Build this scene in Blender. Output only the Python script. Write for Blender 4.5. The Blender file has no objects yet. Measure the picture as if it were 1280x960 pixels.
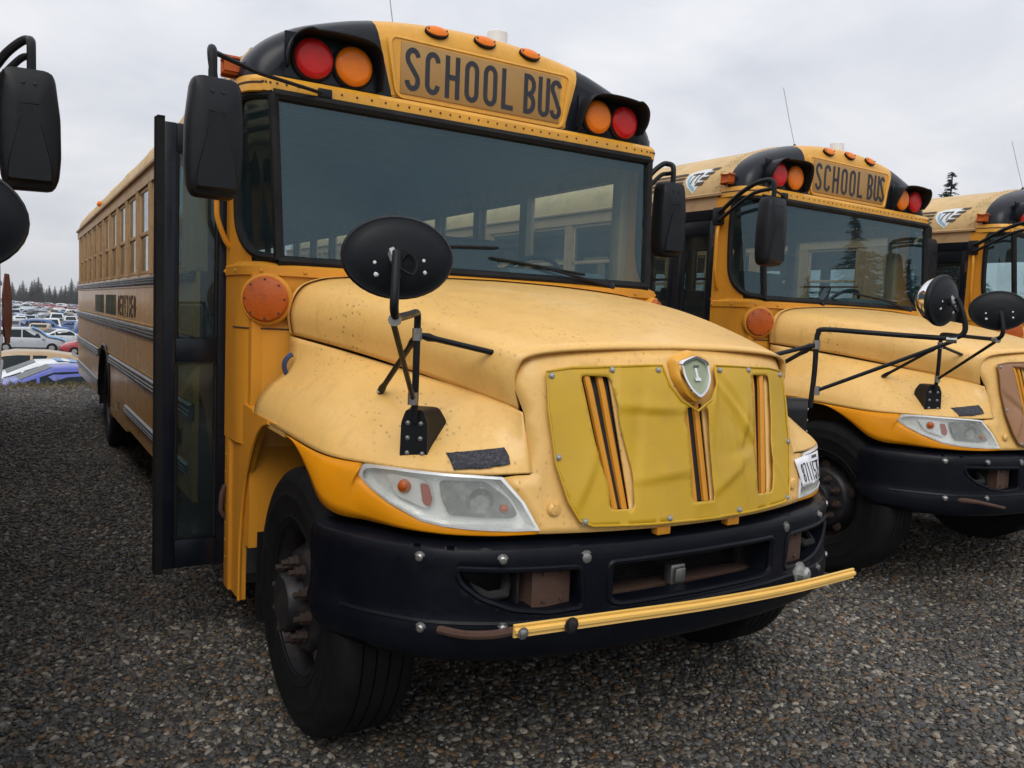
import bpy, bmesh, math, random
from mathutils import Vector, Matrix
from mathutils.geometry import delaunay_2d_cdt
import numpy as np
random.seed(7); np.random.seed(7)
rad=math.radians
sc=bpy.context.scene; col=sc.collection
# ------------------------------------------------------------------ camera
CAM=(-2.1083,-3.0503,1.6628); YAW,PITCH,ROLL=rad(31.797),rad(-4.838),rad(2.409); FPX=1014.96
fwd=Vector((math.sin(YAW)*math.cos(PITCH),math.cos(YAW)*math.cos(PITCH),math.sin(PITCH)))
rt=Vector((math.cos(YAW),-math.sin(YAW),0)); up=rt.cross(fwd)
r2=rt*math.cos(ROLL)+up*math.sin(ROLL); u2=-rt*math.sin(ROLL)+up*math.cos(ROLL)
cd=bpy.data.cameras.new('camera'); cam=bpy.data.objects.new('camera',cd); col.objects.link(cam)
m=Matrix((r2,u2,-fwd)).transposed().to_4x4(); m.translation=Vector(CAM); cam.matrix_world=m
cd.sensor_fit='HORIZONTAL'; cd.sensor_width=36; cd.lens=FPX/1280*36; cd.clip_start=.05; cd.clip_end=5000
sc.camera=cam
sc.render.resolution_x=1024; sc.render.resolution_y=768
# ------------------------------------------------------------------ world: thick overcast over a Nishita sky
SUN_EL,SUN_AZ=rad(46),rad(215)
w=bpy.data.worlds.new('World'); sc.world=w; w.use_nodes=True
nt=w.node_tree; N=nt.nodes; L=nt.links; N.clear()
def nn(t,**k):
    n=N.new(t)
    for a,b in k.items(): setattr(n,a,b)
    return n
sky=nn('ShaderNodeTexSky',sky_type='NISHITA',sun_disc=False); sky.sun_elevation=SUN_EL; sky.sun_rotation=SUN_AZ
bg1=nn('ShaderNodeBackground'); bg1.inputs[1].default_value=.06; L.new(sky.outputs[0],bg1.inputs[0])
tc=nn('ShaderNodeTexCoord'); sep=nn('ShaderNodeSeparateXYZ'); L.new(tc.outputs['Generated'],sep.inputs[0])
ab=nn('ShaderNodeMath',operation='ABSOLUTE'); L.new(sep.outputs[2],ab.inputs[0])
ad=nn('ShaderNodeMath',operation='ADD'); L.new(ab.outputs[0],ad.inputs[0]); ad.inputs[1].default_value=.28
dv=nn('ShaderNodeVectorMath',operation='DIVIDE'); L.new(tc.outputs['Generated'],dv.inputs[0]); L.new(ad.outputs[0],dv.inputs[1])
nz=nn('ShaderNodeTexNoise'); nz.inputs['Scale'].default_value=2.1; nz.inputs['Detail'].default_value=5; nz.inputs['Roughness'].default_value=.5; nz.inputs['Distortion'].default_value=.4
L.new(dv.outputs[0],nz.inputs['Vector'])
rp=nn('ShaderNodeValToRGB'); e=rp.color_ramp.elements
e[0].position=.3; e[0].color=(.66,.69,.765,1); e[1].position=.72; e[1].color=(.96,.965,.99,1)
L.new(nz.outputs[0],rp.inputs[0])
gr=nn('ShaderNodeMapRange'); L.new(ab.outputs[0],gr.inputs[0]); gr.inputs[1].default_value=0; gr.inputs[2].default_value=1.0; gr.inputs[3].default_value=.84; gr.inputs[4].default_value=1.55
bg2=nn('ShaderNodeBackground'); L.new(rp.outputs[0],bg2.inputs[0]); L.new(gr.outputs[0],bg2.inputs[1])
mx=nn('ShaderNodeMixShader'); mx.inputs[0].default_value=.92; L.new(bg1.outputs[0],mx.inputs[1]); L.new(bg2.outputs[0],mx.inputs[2])
wo=nn('ShaderNodeOutputWorld'); L.new(mx.outputs[0],wo.inputs[0])
# ------------------------------------------------------------------ sun behind cloud
sl=bpy.data.lights.new('sun','SUN'); sl.energy=1.45; sl.angle=rad(35); sl.color=(1,.96,.9)
so=bpy.data.objects.new('sun',sl); col.objects.link(so)
so.rotation_euler=(rad(90)-SUN_EL,0,rad(180)-SUN_AZ)
vs=sc.view_settings; vs.view_transform='Standard'; vs.look='None'; vs.exposure=0; vs.gamma=1
# ------------------------------------------------------------------ materials
MATS={}
def mat(name,c,rough=.5,metal=0,dirt=None,dirt_amt=0,dscale=3,spec=.5,bump=0,bscale=60,coat=0,var=0,specks=0,trans=0,streak=False,emit=0,fine=0):
    """procedural Principled paint/plastic/rubber: base colour + noise wear towards `dirt`, fine bump"""
    if name in MATS: return MATS[name]
    M=bpy.data.materials.new(name); M.use_nodes=True; t=M.node_tree; B=t.nodes['Principled BSDF']
    B.inputs['Roughness'].default_value=rough; B.inputs['Metallic'].default_value=metal
    B.inputs['Specular IOR Level'].default_value=spec; B.inputs['Coat Weight'].default_value=coat; B.inputs['Coat Roughness'].default_value=.12
    c4=tuple(c)+(1,); B.inputs['Base Color'].default_value=c4
    co=t.nodes.new('ShaderNodeTexCoord'); src=co.outputs['Object']
    if streak:
        mp=t.nodes.new('ShaderNodeMapping'); mp.inputs['Scale'].default_value=(1,1,.12); t.links.new(src,mp.inputs[0]); ssrc=mp.outputs[0]
    else: ssrc=src
    last=None
    def mixc(fac,a,b):
        x=t.nodes.new('ShaderNodeMix'); x.data_type='RGBA'; t.links.new(fac,x.inputs[0])
        if hasattr(a,'links'): t.links.new(a,x.inputs[6])
        else: x.inputs[6].default_value=a
        x.inputs[7].default_value=b; return x.outputs[2]
    def ramp(out,a,b,hi=1.):
        r=t.nodes.new('ShaderNodeMapRange'); t.links.new(out,r.inputs[0]); r.inputs[1].default_value=a; r.inputs[2].default_value=b; r.inputs[3].default_value=0; r.inputs[4].default_value=hi; r.interpolation_type='SMOOTHSTEP'; return r.outputs[0]
    cur=c4
    if var:
        n=t.nodes.new('ShaderNodeTexNoise'); n.inputs['Scale'].default_value=1.7; n.inputs['Detail'].default_value=3; t.links.new(src,n.inputs[0])
        cur=mixc(ramp(n.outputs[0],.35,.65),cur,tuple(min(1,k*(1-var)) for k in c)+(1,)); last=cur
    if dirt is not None and dirt_amt>0:
        n=t.nodes.new('ShaderNodeTexNoise'); n.inputs['Scale'].default_value=dscale; n.inputs['Detail'].default_value=8; n.inputs['Roughness'].default_value=.68; t.links.new(ssrc,n.inputs[0])
        cur=mixc(ramp(n.outputs[0],.44,.78,dirt_amt),cur,tuple(dirt)+(1,)); last=cur
    if fine:
        n=t.nodes.new('ShaderNodeTexNoise'); n.inputs['Scale'].default_value=38; n.inputs['Detail'].default_value=6; n.inputs['Roughness'].default_value=.7; t.links.new(src,n.inputs[0])
        cur=mixc(ramp(n.outputs[0],.45,.72),cur,tuple(k*(1-fine*2.2) for k in c)+(1,)); last=cur
        n=t.nodes.new('ShaderNodeTexNoise'); n.inputs['Scale'].default_value=5; n.inputs['Detail'].default_value=7; mp2=t.nodes.new('ShaderNodeMapping'); mp2.inputs['Scale'].default_value=(3,3,.25); t.links.new(src,mp2.inputs[0]); t.links.new(mp2.outputs[0],n.inputs[0])
        cur=mixc(ramp(n.outputs[0],.52,.75,.45),cur,tuple(k*.72 for k in c)+(1,)); last=cur
    if specks:
        mp=t.nodes.new('ShaderNodeMapping'); mp.inputs['Scale'].default_value=(46,24,30); t.links.new(src,mp.inputs[0])
        v=t.nodes.new('ShaderNodeTexVoronoi'); v.inputs['Scale'].default_value=1; t.links.new(mp.outputs[0],v.inputs[0])
        n=t.nodes.new('ShaderNodeTexNoise'); n.inputs['Scale'].default_value=3.1; n.inputs['Detail'].default_value=3; t.links.new(src,n.inputs[0])
        a=ramp(v.outputs['Distance'],.26,.12); b_=ramp(n.outputs[0],.40,.60,specks)
        mu=t.nodes.new('ShaderNodeMath'); mu.operation='MULTIPLY'; t.links.new(a,mu.inputs[0]); t.links.new(b_,mu.inputs[1])
        cur=mixc(mu.outputs[0],cur,(.24,.14,.05,1)); last=cur
    if last is not None: t.links.new(last,B.inputs['Base Color'])
    if rough<.9:
        n=t.nodes.new('ShaderNodeTexNoise'); n.inputs['Scale'].default_value=7; n.inputs['Detail'].default_value=5; t.links.new(src,n.inputs[0])
        r=t.nodes.new('ShaderNodeMapRange'); t.links.new(n.outputs[0],r.inputs[0]); r.inputs[1].default_value=.3; r.inputs[2].default_value=.7; r.inputs[3].default_value=rough*.85; r.inputs[4].default_value=min(1,rough*1.25); t.links.new(r.outputs[0],B.inputs['Roughness'])
    if bump:
        n=t.nodes.new('ShaderNodeTexNoise'); n.inputs['Scale'].default_value=bscale; n.inputs['Detail'].default_value=4; t.links.new(src,n.inputs[0])
        b=t.nodes.new('ShaderNodeBump'); b.inputs['Strength'].default_value=bump; b.inputs['Distance'].default_value=.01; t.links.new(n.outputs[0],b.inputs['Height']); t.links.new(b.outputs[0],B.inputs['Normal'])
    if emit: B.inputs['Emission Color'].default_value=c4; B.inputs['Emission Strength'].default_value=emit
    MATS[name]=M; return M
def glass(name,tint,f0=.07,film=.05,rough=.0,filmcol=(.35,.42,.45),glc=(.9,.95,1)):
    """thin tinted pane: transparent tint + Fresnel mirror + a dusty film"""
    if name in MATS: return MATS[name]
    M=bpy.data.materials.new(name); M.use_nodes=True; t=M.node_tree; t.nodes.clear()
    o=t.nodes.new('ShaderNodeOutputMaterial'); tr=t.nodes.new('ShaderNodeBsdfTransparent'); tr.inputs[0].default_value=tuple(tint)+(1,)
    gl=t.nodes.new('ShaderNodeBsdfGlossy'); gl.inputs['Roughness'].default_value=rough; gl.inputs[0].default_value=tuple(glc)+(1,)
    df=t.nodes.new('ShaderNodeBsdfDiffuse'); df.inputs[0].default_value=tuple(filmcol)+(1,)
    co=t.nodes.new('ShaderNodeTexCoord'); n=t.nodes.new('ShaderNodeTexNoise'); n.inputs['Scale'].default_value=2.2; n.inputs['Detail'].default_value=7; t.links.new(co.outputs['Object'],n.inputs[0])
    r=t.nodes.new('ShaderNodeMapRange'); t.links.new(n.outputs[0],r.inputs[0]); r.inputs[1].default_value=.3; r.inputs[2].default_value=.75; r.inputs[3].default_value=film*.6; r.inputs[4].default_value=film*1.6
    m1=t.nodes.new('ShaderNodeMixShader'); t.links.new(r.outputs[0],m1.inputs[0]); t.links.new(tr.outputs[0],m1.inputs[1]); t.links.new(df.outputs[0],m1.inputs[2])
    lw=t.nodes.new('ShaderNodeLayerWeight'); lw.inputs[0].default_value=.5
    pw=t.nodes.new('ShaderNodeMath'); pw.operation='POWER'; pw.inputs[1].default_value=5; t.links.new(lw.outputs['Facing'],pw.inputs[0])
    fr=t.nodes.new('ShaderNodeMapRange'); t.links.new(pw.outputs[0],fr.inputs[0]); fr.inputs[3].default_value=f0; fr.inputs[4].default_value=.95
    m2=t.nodes.new('ShaderNodeMixShader'); t.links.new(fr.outputs[0],m2.inputs[0]); t.links.new(m1.outputs[0],m2.inputs[1]); t.links.new(gl.outputs[0],m2.inputs[2])
    t.links.new(m2.outputs[0],o.inputs[0]); MATS[name]=M; return M
GRIME=(.16,.10,.045)
Y_HOOD=mat('hood_paint_faded',(.80,.485,.145),.48,dirt=(.56,.31,.07),dirt_amt=.4,dscale=2.2,specks=.6,var=.04,coat=.22,fine=.05,bump=.02,bscale=140)
Y_CAP=mat('cap_paint_yellow',(.74,.36,.03),.4,dirt=(.40,.19,.03),dirt_amt=.45,dscale=5,var=.06,coat=.15,fine=.08)
Y_LOW=mat('lower_fender_paint_orange',(.72,.27,.004),.38,dirt=(.45,.17,.005),dirt_amt=.35,dscale=4,coat=.0,spec=.25)
Y_COWL=mat('cowl_paint_orange',(.64,.27,.022),.42,spec=.3,dirt=(.36,.15,.02),dirt_amt=.6,dscale=4,streak=True)
Y_SIDE=mat('side_paint_tan',(.64,.335,.065),.3,dirt=(.33,.2,.09),dirt_amt=.6,dscale=5,streak=True,coat=.25,bump=.3,bscale=4.5)
Y_ROOF=mat('roof_paint_mossy',(.60,.40,.17),.5,dirt=(.20,.16,.06),dirt_amt=.6,dscale=6,var=.1)
Y_FRAME=mat('window_frame_tan',(.44,.28,.14),.5,dirt=GRIME,dirt_amt=.6,dscale=9)
Y_ARM=mat('crossing_arm_yellow',(.80,.49,.12),.4,dirt=(.5,.3,.08),dirt_amt=.4,dscale=7)
BLACK=mat('black_paint',(.004,.006,.011),.3,dirt=(.016,.018,.022),dirt_amt=.35,dscale=6,coat=.05,spec=.25)
BUMP=mat('bumper_paint',(.003,.004,.0075),.38,dirt=(.012,.013,.016),dirt_amt=.5,dscale=9,bump=.05,bscale=90,spec=.16,fine=.1)
PLAS=mat('black_plastic',(.006,.0075,.010),.46,spec=.25,dirt=(.02,.021,.024),dirt_amt=.3,dscale=8,bump=.06,bscale=220)
RUBBER=mat('rubber',(.005,.005,.006),.6,spec=.25,dirt=(.025,.024,.023),dirt_amt=.35,dscale=12)
TYRE=mat('tyre_rubber',(.0045,.005,.006),.65,spec=.18,dirt=(.018,.016,.014),dirt_amt=.5,dscale=10,bump=.15,bscale=80)
RAIL=mat('rail_steel_black',(.05,.055,.062),.3,dirt=(.16,.16,.16),dirt_amt=.5,dscale=12,spec=.7)
STEEL=mat('bolt_steel',(.32,.32,.31),.38,metal=.85,dirt=(.12,.08,.05),dirt_amt=.5,dscale=60)
CHROME=mat('chrome',(.82,.84,.86),.07,metal=1)
RUST2=mat('rust_dark',(.030,.016,.011),.85,dirt=(.02,.015,.013),dirt_amt=.7,dscale=50,bump=.3,bscale=150)
RUST=mat('rust',(.075,.038,.025),.85,dirt=(.03,.02,.017),dirt_amt=.7,dscale=40,bump=.3,bscale=150)
RIM=mat('rim_grey_black',(.011,.012,.015),.4,spec=.3,dirt=(.09,.06,.04),dirt_amt=.5,dscale=14)
DARK=mat('underbody_dark',(.012,.012,.013),.8)
REDL=mat('red_lens',(.54,.010,.010),.25,spec=.3,coat=.05,dirt=(.3,.01,.01),dirt_amt=.4,dscale=30)
AMBL=mat('amber_lens',(.80,.19,.004),.25,spec=.3,coat=.05,dirt=(.55,.13,.01),dirt_amt=.4,dscale=30)
TURNL=mat('turn_lens_brown_amber',(.44,.085,.006),.34,spec=.35,dirt=(.22,.04,.006),dirt_amt=.7,dscale=18,bump=.15,bscale=60)
SIGNB=mat('sign_board_tan',(.36,.20,.055),.45,dirt=(.26,.145,.045),dirt_amt=.5,dscale=5)
INK=mat('letter_black',(.012,.014,.022),.45)
COVER=mat('vinyl_cover_olive_yellow',(.56,.34,.014),.40,dirt=(.36,.22,.04),dirt_amt=.45,dscale=5,bump=.12,bscale=300,var=.12)
COVER2=mat('vinyl_cover_brown',(.30,.15,.07),.45,dirt=(.2,.11,.06),dirt_amt=.5,dscale=5)
COVER3=mat('vinyl_cover_mustard',(.42,.25,.06),.45,dirt=(.24,.14,.05),dirt_amt=.5,dscale=5)
WHITE=mat('white_plastic',(.74,.75,.74),.4,dirt=(.5,.49,.46),dirt_amt=.3)
PAPER=mat('paper_white',(.80,.82,.85),.6)
INT=mat('interior_grey',(.10,.11,.115),.6)
CEIL=mat('interior_ceiling',(.22,.245,.25),.55)
SEAT=mat('seat_vinyl_dark',(.028,.034,.036),.45)
DASH=mat('dash_grey_green',(.055,.075,.08),.55)
ALU=mat('dull_aluminium',(.42,.42,.40),.4,metal=.6)
GREEN=mat('green_patch',(.028,.05,.024),.5)
PATCH=mat('rough_tape_grey',(.035,.036,.045),.9,dirt=(.16,.16,.18),dirt_amt=.9,dscale=120,bump=.6,bscale=260)
HLSILV=mat('headlamp_silver',(.80,.81,.80),.25,metal=.35,dirt=(.4,.39,.34),dirt_amt=.4,dscale=18)
HLGREY=mat('headlamp_smoked',(.17,.175,.165),.25,metal=.3,dirt=(.5,.5,.46),dirt_amt=.75,dscale=16)
HLRED=mat('headlamp_reflex_red',(.33,.09,.06),.35)
SHIELD=mat('emblem_green',(.30,.34,.22),.5)
DECALW=mat('decal_white',(.66,.69,.70),.45,dirt=(.45,.45,.42),dirt_amt=.5,dscale=25)
DECALB=mat('decal_blue',(.22,.40,.52),.45)
DECALK=mat('decal_brown_black',(.05,.033,.022),.5)
BLUECAP=mat('blue_rag',(.03,.05,.14),.6)
STOPR=mat('stop_red',(.26,.06,.05),.5,dirt=(.42,.32,.29),dirt_amt=.85,dscale=14)
WGLASS=glass('windshield_glass',(.68,.83,.85),.074,.035,filmcol=(.16,.32,.40),glc=(.64,.90,1))
SGLASS=glass('side_glass',(.86,.89,.89),.045,.03)
DGLASS=glass('door_glass',(.62,.70,.70),.03,.02)
HGLASS=glass('headlamp_lens',(.95,.96,.94),.05,.09,filmcol=(.85,.85,.78))
# ------------------------------------------------------------------ mesh kit
def link(o,parent=None):
    col.objects.link(o)
    if parent is not None: o.parent=parent
    return o
def mk(name,V,F,mt,parent=None,smooth=True,ang=32,solid=0,off=-1,mi=None):
    me=bpy.data.meshes.new(name); me.from_pydata([tuple(v) for v in V],[],[tuple(f) for f in F])
    for m_ in (mt if isinstance(mt,(list,tuple)) else [mt]): me.materials.append(m_)
    if mi is not None: me.polygons.foreach_set('material_index',mi)
    if smooth: me.shade_smooth(); me.set_sharp_from_angle(angle=rad(ang))
    o=link(bpy.data.objects.new(name,me),parent)
    if solid:
        s=o.modifiers.new('thick','SOLIDIFY'); s.thickness=solid; s.offset=off
    return o
def empty(name,parent=None):
    o=bpy.data.objects.new(name,None); o.empty_display_size=.2; return link(o,parent)
def tag(o,label,cat,group=None,kind=None):
    o['label']=label; o['category']=cat
    if group: o['group']=group
    if kind: o['kind']=kind
    return o
class G:
    """collects geometry of ONE piece"""
    def __init__(s): s.V=[]; s.F=[]; s.I=[]
    def add(s,V,F,mi=0):
        n=len(s.V); s.V+=[tuple(v) for v in V]; s.F+=[tuple(i+n for i in f) for f in F]; s.I+=[mi]*len(F); return s
    def box(s,x0,x1,y0,y1,z0,z1,bev=0,mi=0,mtx=None):
        bm=bmesh.new(); bmesh.ops.create_cube(bm,size=1)
        for v in bm.verts: v.co=Vector(((x0+x1)/2+v.co.x*(x1-x0),(y0+y1)/2+v.co.y*(y1-y0),(z0+z1)/2+v.co.z*(z1-z0)))
        if bev: bmesh.ops.bevel(bm,geom=list(bm.edges),offset=bev,segments=2,affect='EDGES',profile=.5)
        if mtx is not None: bmesh.ops.transform(bm,matrix=mtx,verts=bm.verts)
        bm.verts.index_update(); V=[v.co.copy() for v in bm.verts]; F=[[v.index for v in f.verts] for f in bm.faces]; bm.free(); return s.add(V,F,mi)
    def tube(s,path,r,n=10,mi=0,cap=True,closed=False):
        P=[Vector(p) for p in path]; V=[];F=[]; m_=len(P); up_=None
        for i,p in enumerate(P):
            if closed: t=(P[(i+1)%m_]-P[i-1])
            else: t=(P[min(i+1,m_-1)]-P[max(i-1,0)])
            t.normalize()
            if up_ is None: up_=Vector((0,0,1)) if abs(t.z)<.9 else Vector((1,0,0))
            a=t.cross(up_); a.normalize(); b=a.cross(t); b.normalize(); up_=b
            rr=r[i] if isinstance(r,(list,tuple)) else r
            for k in range(n):
                q=2*math.pi*k/n; V.append(p+a*rr*math.cos(q)+b*rr*math.sin(q))
        for i in range(m_ if closed else m_-1):
            j=(i+1)%m_
            for k in range(n): F.append((i*n+k,i*n+(k+1)%n,j*n+(k+1)%n,j*n+k))
        if cap and not closed: F.append(tuple(range(n))[::-1]); F.append(tuple((m_-1)*n+k for k in range(n)))
        return s.add(V,F,mi)
    def lathe(s,prof,c,axis,n=24,mi=0,capS=True,capE=True):
        """prof: (radius, height along axis)"""
        ax=Vector(axis).normalized(); u=ax.cross(Vector((0,0,1)) if abs(ax.z)<.9 else Vector((1,0,0))).normalized(); v=ax.cross(u); c=Vector(c); V=[];F=[]
        for r,h in prof:
            for k in range(n):
                q=2*math.pi*k/n; V.append(c+ax*h+(u*math.cos(q)+v*math.sin(q))*r)
        for i in range(len(prof)-1):
            for k in range(n): F.append((i*n+k,i*n+(k+1)%n,(i+1)*n+(k+1)%n,(i+1)*n+k))
        if capS: F.append(tuple(range(n))[::-1])
        if capE: F.append(tuple((len(prof)-1)*n+k for k in range(n)))
        return s.add(V,F,mi)
    def grid(s,R,closed=False,mi=0,flip=False):
        n=len(R[0]); V=[p for r in R for p in r]; F=[]
        for i in range(len(R)-1):
            for k in range(n if closed else n-1):
                k2=(k+1)%n; f=(i*n+k,i*n+k2,(i+1)*n+k2,(i+1)*n+k); F.append(f[::-1] if flip else f)
        return s.add(V,F,mi)
    def prism(s,poly,f0,f1,mi=0):
        """poly 2D outline, f0/f1 map (a,b)->3D for the two caps"""
        n=len(poly); V=[f0(*p) for p in poly]+[f1(*p) for p in poly]
        F=[tuple(range(n))[::-1],tuple(range(n,2*n))]+[(i,(i+1)%n,n+(i+1)%n,n+i) for i in range(n)]
        return s.add(V,F,mi)
    def done(s,name,mt,parent=None,**k):
        multi=isinstance(mt,(list,tuple)); o=mk(name,s.V,s.F,mt,parent,mi=s.I if multi else None,**k)
        bm=bmesh.new(); bm.from_mesh(o.data); bmesh.ops.recalc_face_normals(bm,faces=bm.faces); bm.to_mesh(o.data); bm.free(); return o
def cr(pts,n):
    """Catmull-Rom through pts, n samples per span"""
    P=[Vector(p) for p in pts]; P=[P[0]*2-P[1]]+P+[P[-1]*2-P[-2]]; out=[]
    for i in range(1,len(P)-2):
        a,b,c,d=P[i-1:i+3]
        for k in range(n):
            t=k/n; out.append(.5*((2*b)+(c-a)*t+(2*a-5*b+4*c-d)*t*t+(3*b-a-3*c+d)*t**3))
    out.append(P[-2].copy()); return out
def inpoly(x,y,poly):
    c=False; j=len(poly)-1
    for i in range(len(poly)):
        xi,yi=poly[i]; xj,yj=poly[j]
        if (yi>y)!=(yj>y) and x<(xj-xi)*(y-yi)/(yj-yi)+xi: c=not c
        j=i
    return c
def dens(poly,sp):
    out=[]
    for i in range(len(poly)):
        a=Vector(poly[i]); b=Vector(poly[(i+1)%len(poly)]); k=max(1,int(round((b-a).length/sp)))
        out+=[tuple(a.lerp(b,j/k)) for j in range(k)]
    return out
def panel(outline,holes,sp,f):
    """triangulated sheet with holes in 2D, draped by f(a,b)->3D"""
    V=[];E=[]
    for lp in [outline]+holes:
        d=dens(lp,sp); n=len(V); V+=d; E+=[(n+i,n+(i+1)%len(d)) for i in range(len(d))]
    xs=[p[0] for p in outline]; ys=[p[1] for p in outline]; B=list(V)
    y=min(ys)+sp/2; r=0
    arr=np.array(B)
    while y<max(ys):
        x=min(xs)+(sp/2 if r%2 else sp)
        while x<max(xs):
            if inpoly(x,y,outline) and not any(inpoly(x,y,h) for h in holes) and np.min((arr[:,0]-x)**2+(arr[:,1]-y)**2)>(sp*.45)**2: V.append((x,y))
            x+=sp
        y+=sp*.87; r+=1
    v,e_,fc,*_=delaunay_2d_cdt([Vector(p) for p in V],E,[],0,1e-6)
    F=[]
    for t in fc:
        cx=sum(v[i].x for i in t)/3; cy=sum(v[i].y for i in t)/3
        if inpoly(cx,cy,outline) and not any(inpoly(cx,cy,h) for h in holes): F.append(tuple(t))
    return [f(p.x,p.y) for p in v],F
def rrect(x0,x1,y0,y1,r,n=5):
    out=[]
    for cx,cy,a0 in ((x1-r,y1-r,0),(x0+r,y1-r,90),(x0+r,y0+r,180),(x1-r,y0+r,270)):
        for k in range(n+1): q=rad(a0+90*k/n); out.append((cx+r*math.cos(q),cy+r*math.sin(q)))
    return out
def ribbon(path,w,closed=False):
    """2D stroke -> quads, returns list of 4-point polygons sharing mitred corners"""
    P=[Vector(p) for p in path]; n=len(P); Lf=[];Rt=[]
    for i in range(n):
        a=P[i-1] if (closed or i>0) else None; b=P[(i+1)%n] if (closed or i<n-1) else None
        d1=(P[i]-a).normalized() if a is not None else None; d2=(b-P[i]).normalized() if b is not None else None
        d1=d1 or d2; d2=d2 or d1; t=(d1+d2).normalized(); nrm=Vector((-t.y,t.x)); k=w/2/max(.4,nrm.dot(Vector((-d1.y,d1.x))))
        Lf.append(P[i]+nrm*k); Rt.append(P[i]-nrm*k)
    return [(Lf[i],Lf[(i+1)%n],Rt[(i+1)%n],Rt[i]) for i in range(n if closed else n-1)]
def arc(cx,cy,rx,ry,a0,a1,n=8): return [(cx+rx*math.cos(rad(a0+(a1-a0)*k/n)),cy+ry*math.sin(rad(a0+(a1-a0)*k/n))) for k in range(n+1)]
def strokes(ch,h,w,t):
    """condensed highway-style capitals as lists of (path, closed)"""
    W=w-t; x0=t/2; x1=x0+W; y0=t/2; y1=h-t/2; c=(x0+x1)/2; rx=W/2; ry=W*.62; q=h/2
    if ch=='S': return [(arc(c,y1-ry,rx,ry,10,180)+arc(c,y1-ry,rx,ry*1.15,190,235,3)+arc(c,y0+ry,rx,ry*1.15,55,0,3)+arc(c,y0+ry,rx,ry,-10,-180),False)]
    if ch=='C': return [(arc(c,y1-ry,rx,ry,0,180)+arc(c,y0+ry,rx,ry,180,360),False)]
    if ch in 'O0': return [(arc(c,y1-ry,rx,ry,0,180)+arc(c,y0+ry,rx,ry,180,360),True)]
    if ch=='H': return [([(x0,0),(x0,h)],False),([(x1,0),(x1,h)],False),([(x0+t/2,q),(x1-t/2,q)],False)]
    if ch=='L': return [([(x0,0),(x0,h)],False),([(x0+t/2,y0),(x1+t/2,y0)],False)]
    if ch=='U': return [([(x0,h)]+arc(c,y0+ry,rx,ry,180,360)+[(x1,h)],False)]
    if ch=='B':
        r=(y1-q)/2
        return [([(x0,0),(x0,h)],False),([(x0+t/2,y1)]+arc(x1-r*.8,y1-r,r*.8,r,90,-90)+[(x0+t/2,q)],False),([(x0+t/2,y0)]+arc(x1-r*.8,(y0+q)/2,r*.8,(q-y0)/2,-90,90)+[(x0+t/2,q)],False)]
    if ch=='I': return [([(c,t),(c,h-t)],False),([(x0,t/2),(x1,t/2)],False),([(x0,h-t/2),(x1,h-t/2)],False)]
    if ch=='8': return [(arc(c,q+(y1-q)/2,rx*.9,(y1-q)/2,0,360,14)[:-1],True),(arc(c,y0+(q-y0-t)/2,rx,(q-y0-t)/2,0,360,14)[:-1],True)]
    if ch=='7': return [([(x0-t/2,y1),(x1,y1),(c-t*.2,0)],False)]
    if ch=='1': return [([(c,0),(c,h)],False)]
    if ch=='5': return [([(x1,y1),(x0,y1),(x0,q+t*.3)]+arc(c,y0+(q-y0)/2,rx,(q-y0)/2+t*.2,120,-170,12),False)]
    if ch=='T': return [([(c,0),(c,h-t)],False),([(x0-t/2,h-t/2),(x1+t/2,h-t/2)],False)]
    if ch=='E': return [([(x0,0),(x0,h)],False)]+[([(x0+t/2,y),(x1,y)],False) for y in (y0,q,y1)]
    if ch=='R':
        r=(y1-q)/2
        return [([(x0,0),(x0,h)],False),([(x0+t/2,y1)]+arc(x1-r*.8,y1-r,r*.8,r,90,-90)+[(x0+t/2,q)],False),([(c,q-t/2),(x1,0)],False)]
    if ch=='V': return [([(x0,h),(c,t/2),(x1,h)],False)]
    return []
def letter(ch,h,w,t,f,depth,mt,parent,name='letter'):
    g=G()
    for k_,(path,cl) in enumerate(strokes(ch,h,w,t)):
        for q in ribbon(path,t,cl):
            V=[f(p[0],p[1],0) for p in q]+[f(p[0],p[1],depth*(1+.2*k_)) for p in q]
            g.add(V,[(4,5,6,7),(0,1,5,4),(1,2,6,5),(2,3,7,6),(3,0,4,7)])
    return g.done(name,mt,parent,smooth=False)
def copy_tree(o,parent=None):
    c=o.copy(); col.objects.link(c); c.parent=parent
    for ch in o.children: copy_tree(ch,c)
    return c
# ================================================================== THE BUS (bus coordinates: +x driver side, +y rear, z up, origin under front axle)
def resample(pl,n):
    P_=[Vector(p) for p in pl]; d=[0]
    for a,b in zip(P_,P_[1:]): d.append(d[-1]+(b-a).length)
    return [Vector([float(np.interp(d[-1]*k/(n-1),d,[p[i] for p in P_])) for i in range(3)]) for k in range(n)]
FX=[.738,.80,.86,.92,.98,1.03,1.075,1.113,1.15,1.18,1.21]; FY=[-.811,-.797,-.775,-.742,-.692,-.635,-.563,-.475,-.40,-.355,-.32]
def yf(x,z):
    x=abs(x)
    if x<=.738: return -(.875+(1.44-z)*.235)+.25*x*x
    return float(np.interp(x,FX,FY))-(1.14-z)*.235*max(.25,1-(x-.738)/.5)
def ygrille(x,z):
    y=yf(x,z); a=abs(x)
    if z>1.42: y+=((z-1.42)/.15)**2*.035
    if a>.58 and z>1.15: y+=((a-.58)/.09)**2*.035*min(1,(z-1.15)/.1)
    return y
BPL=cr([(0,-.985),(.3,-.974),(.488,-.95),(.65,-.92),(.773,-.885),(.9,-.82),(.997,-.744),(1.12,-.58),(1.195,-.415),(1.205,-.30)],6)
BU=[0]
for a_,b_ in zip(BPL,BPL[1:]): BU.append(BU[-1]+(b_-a_).length)
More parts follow.
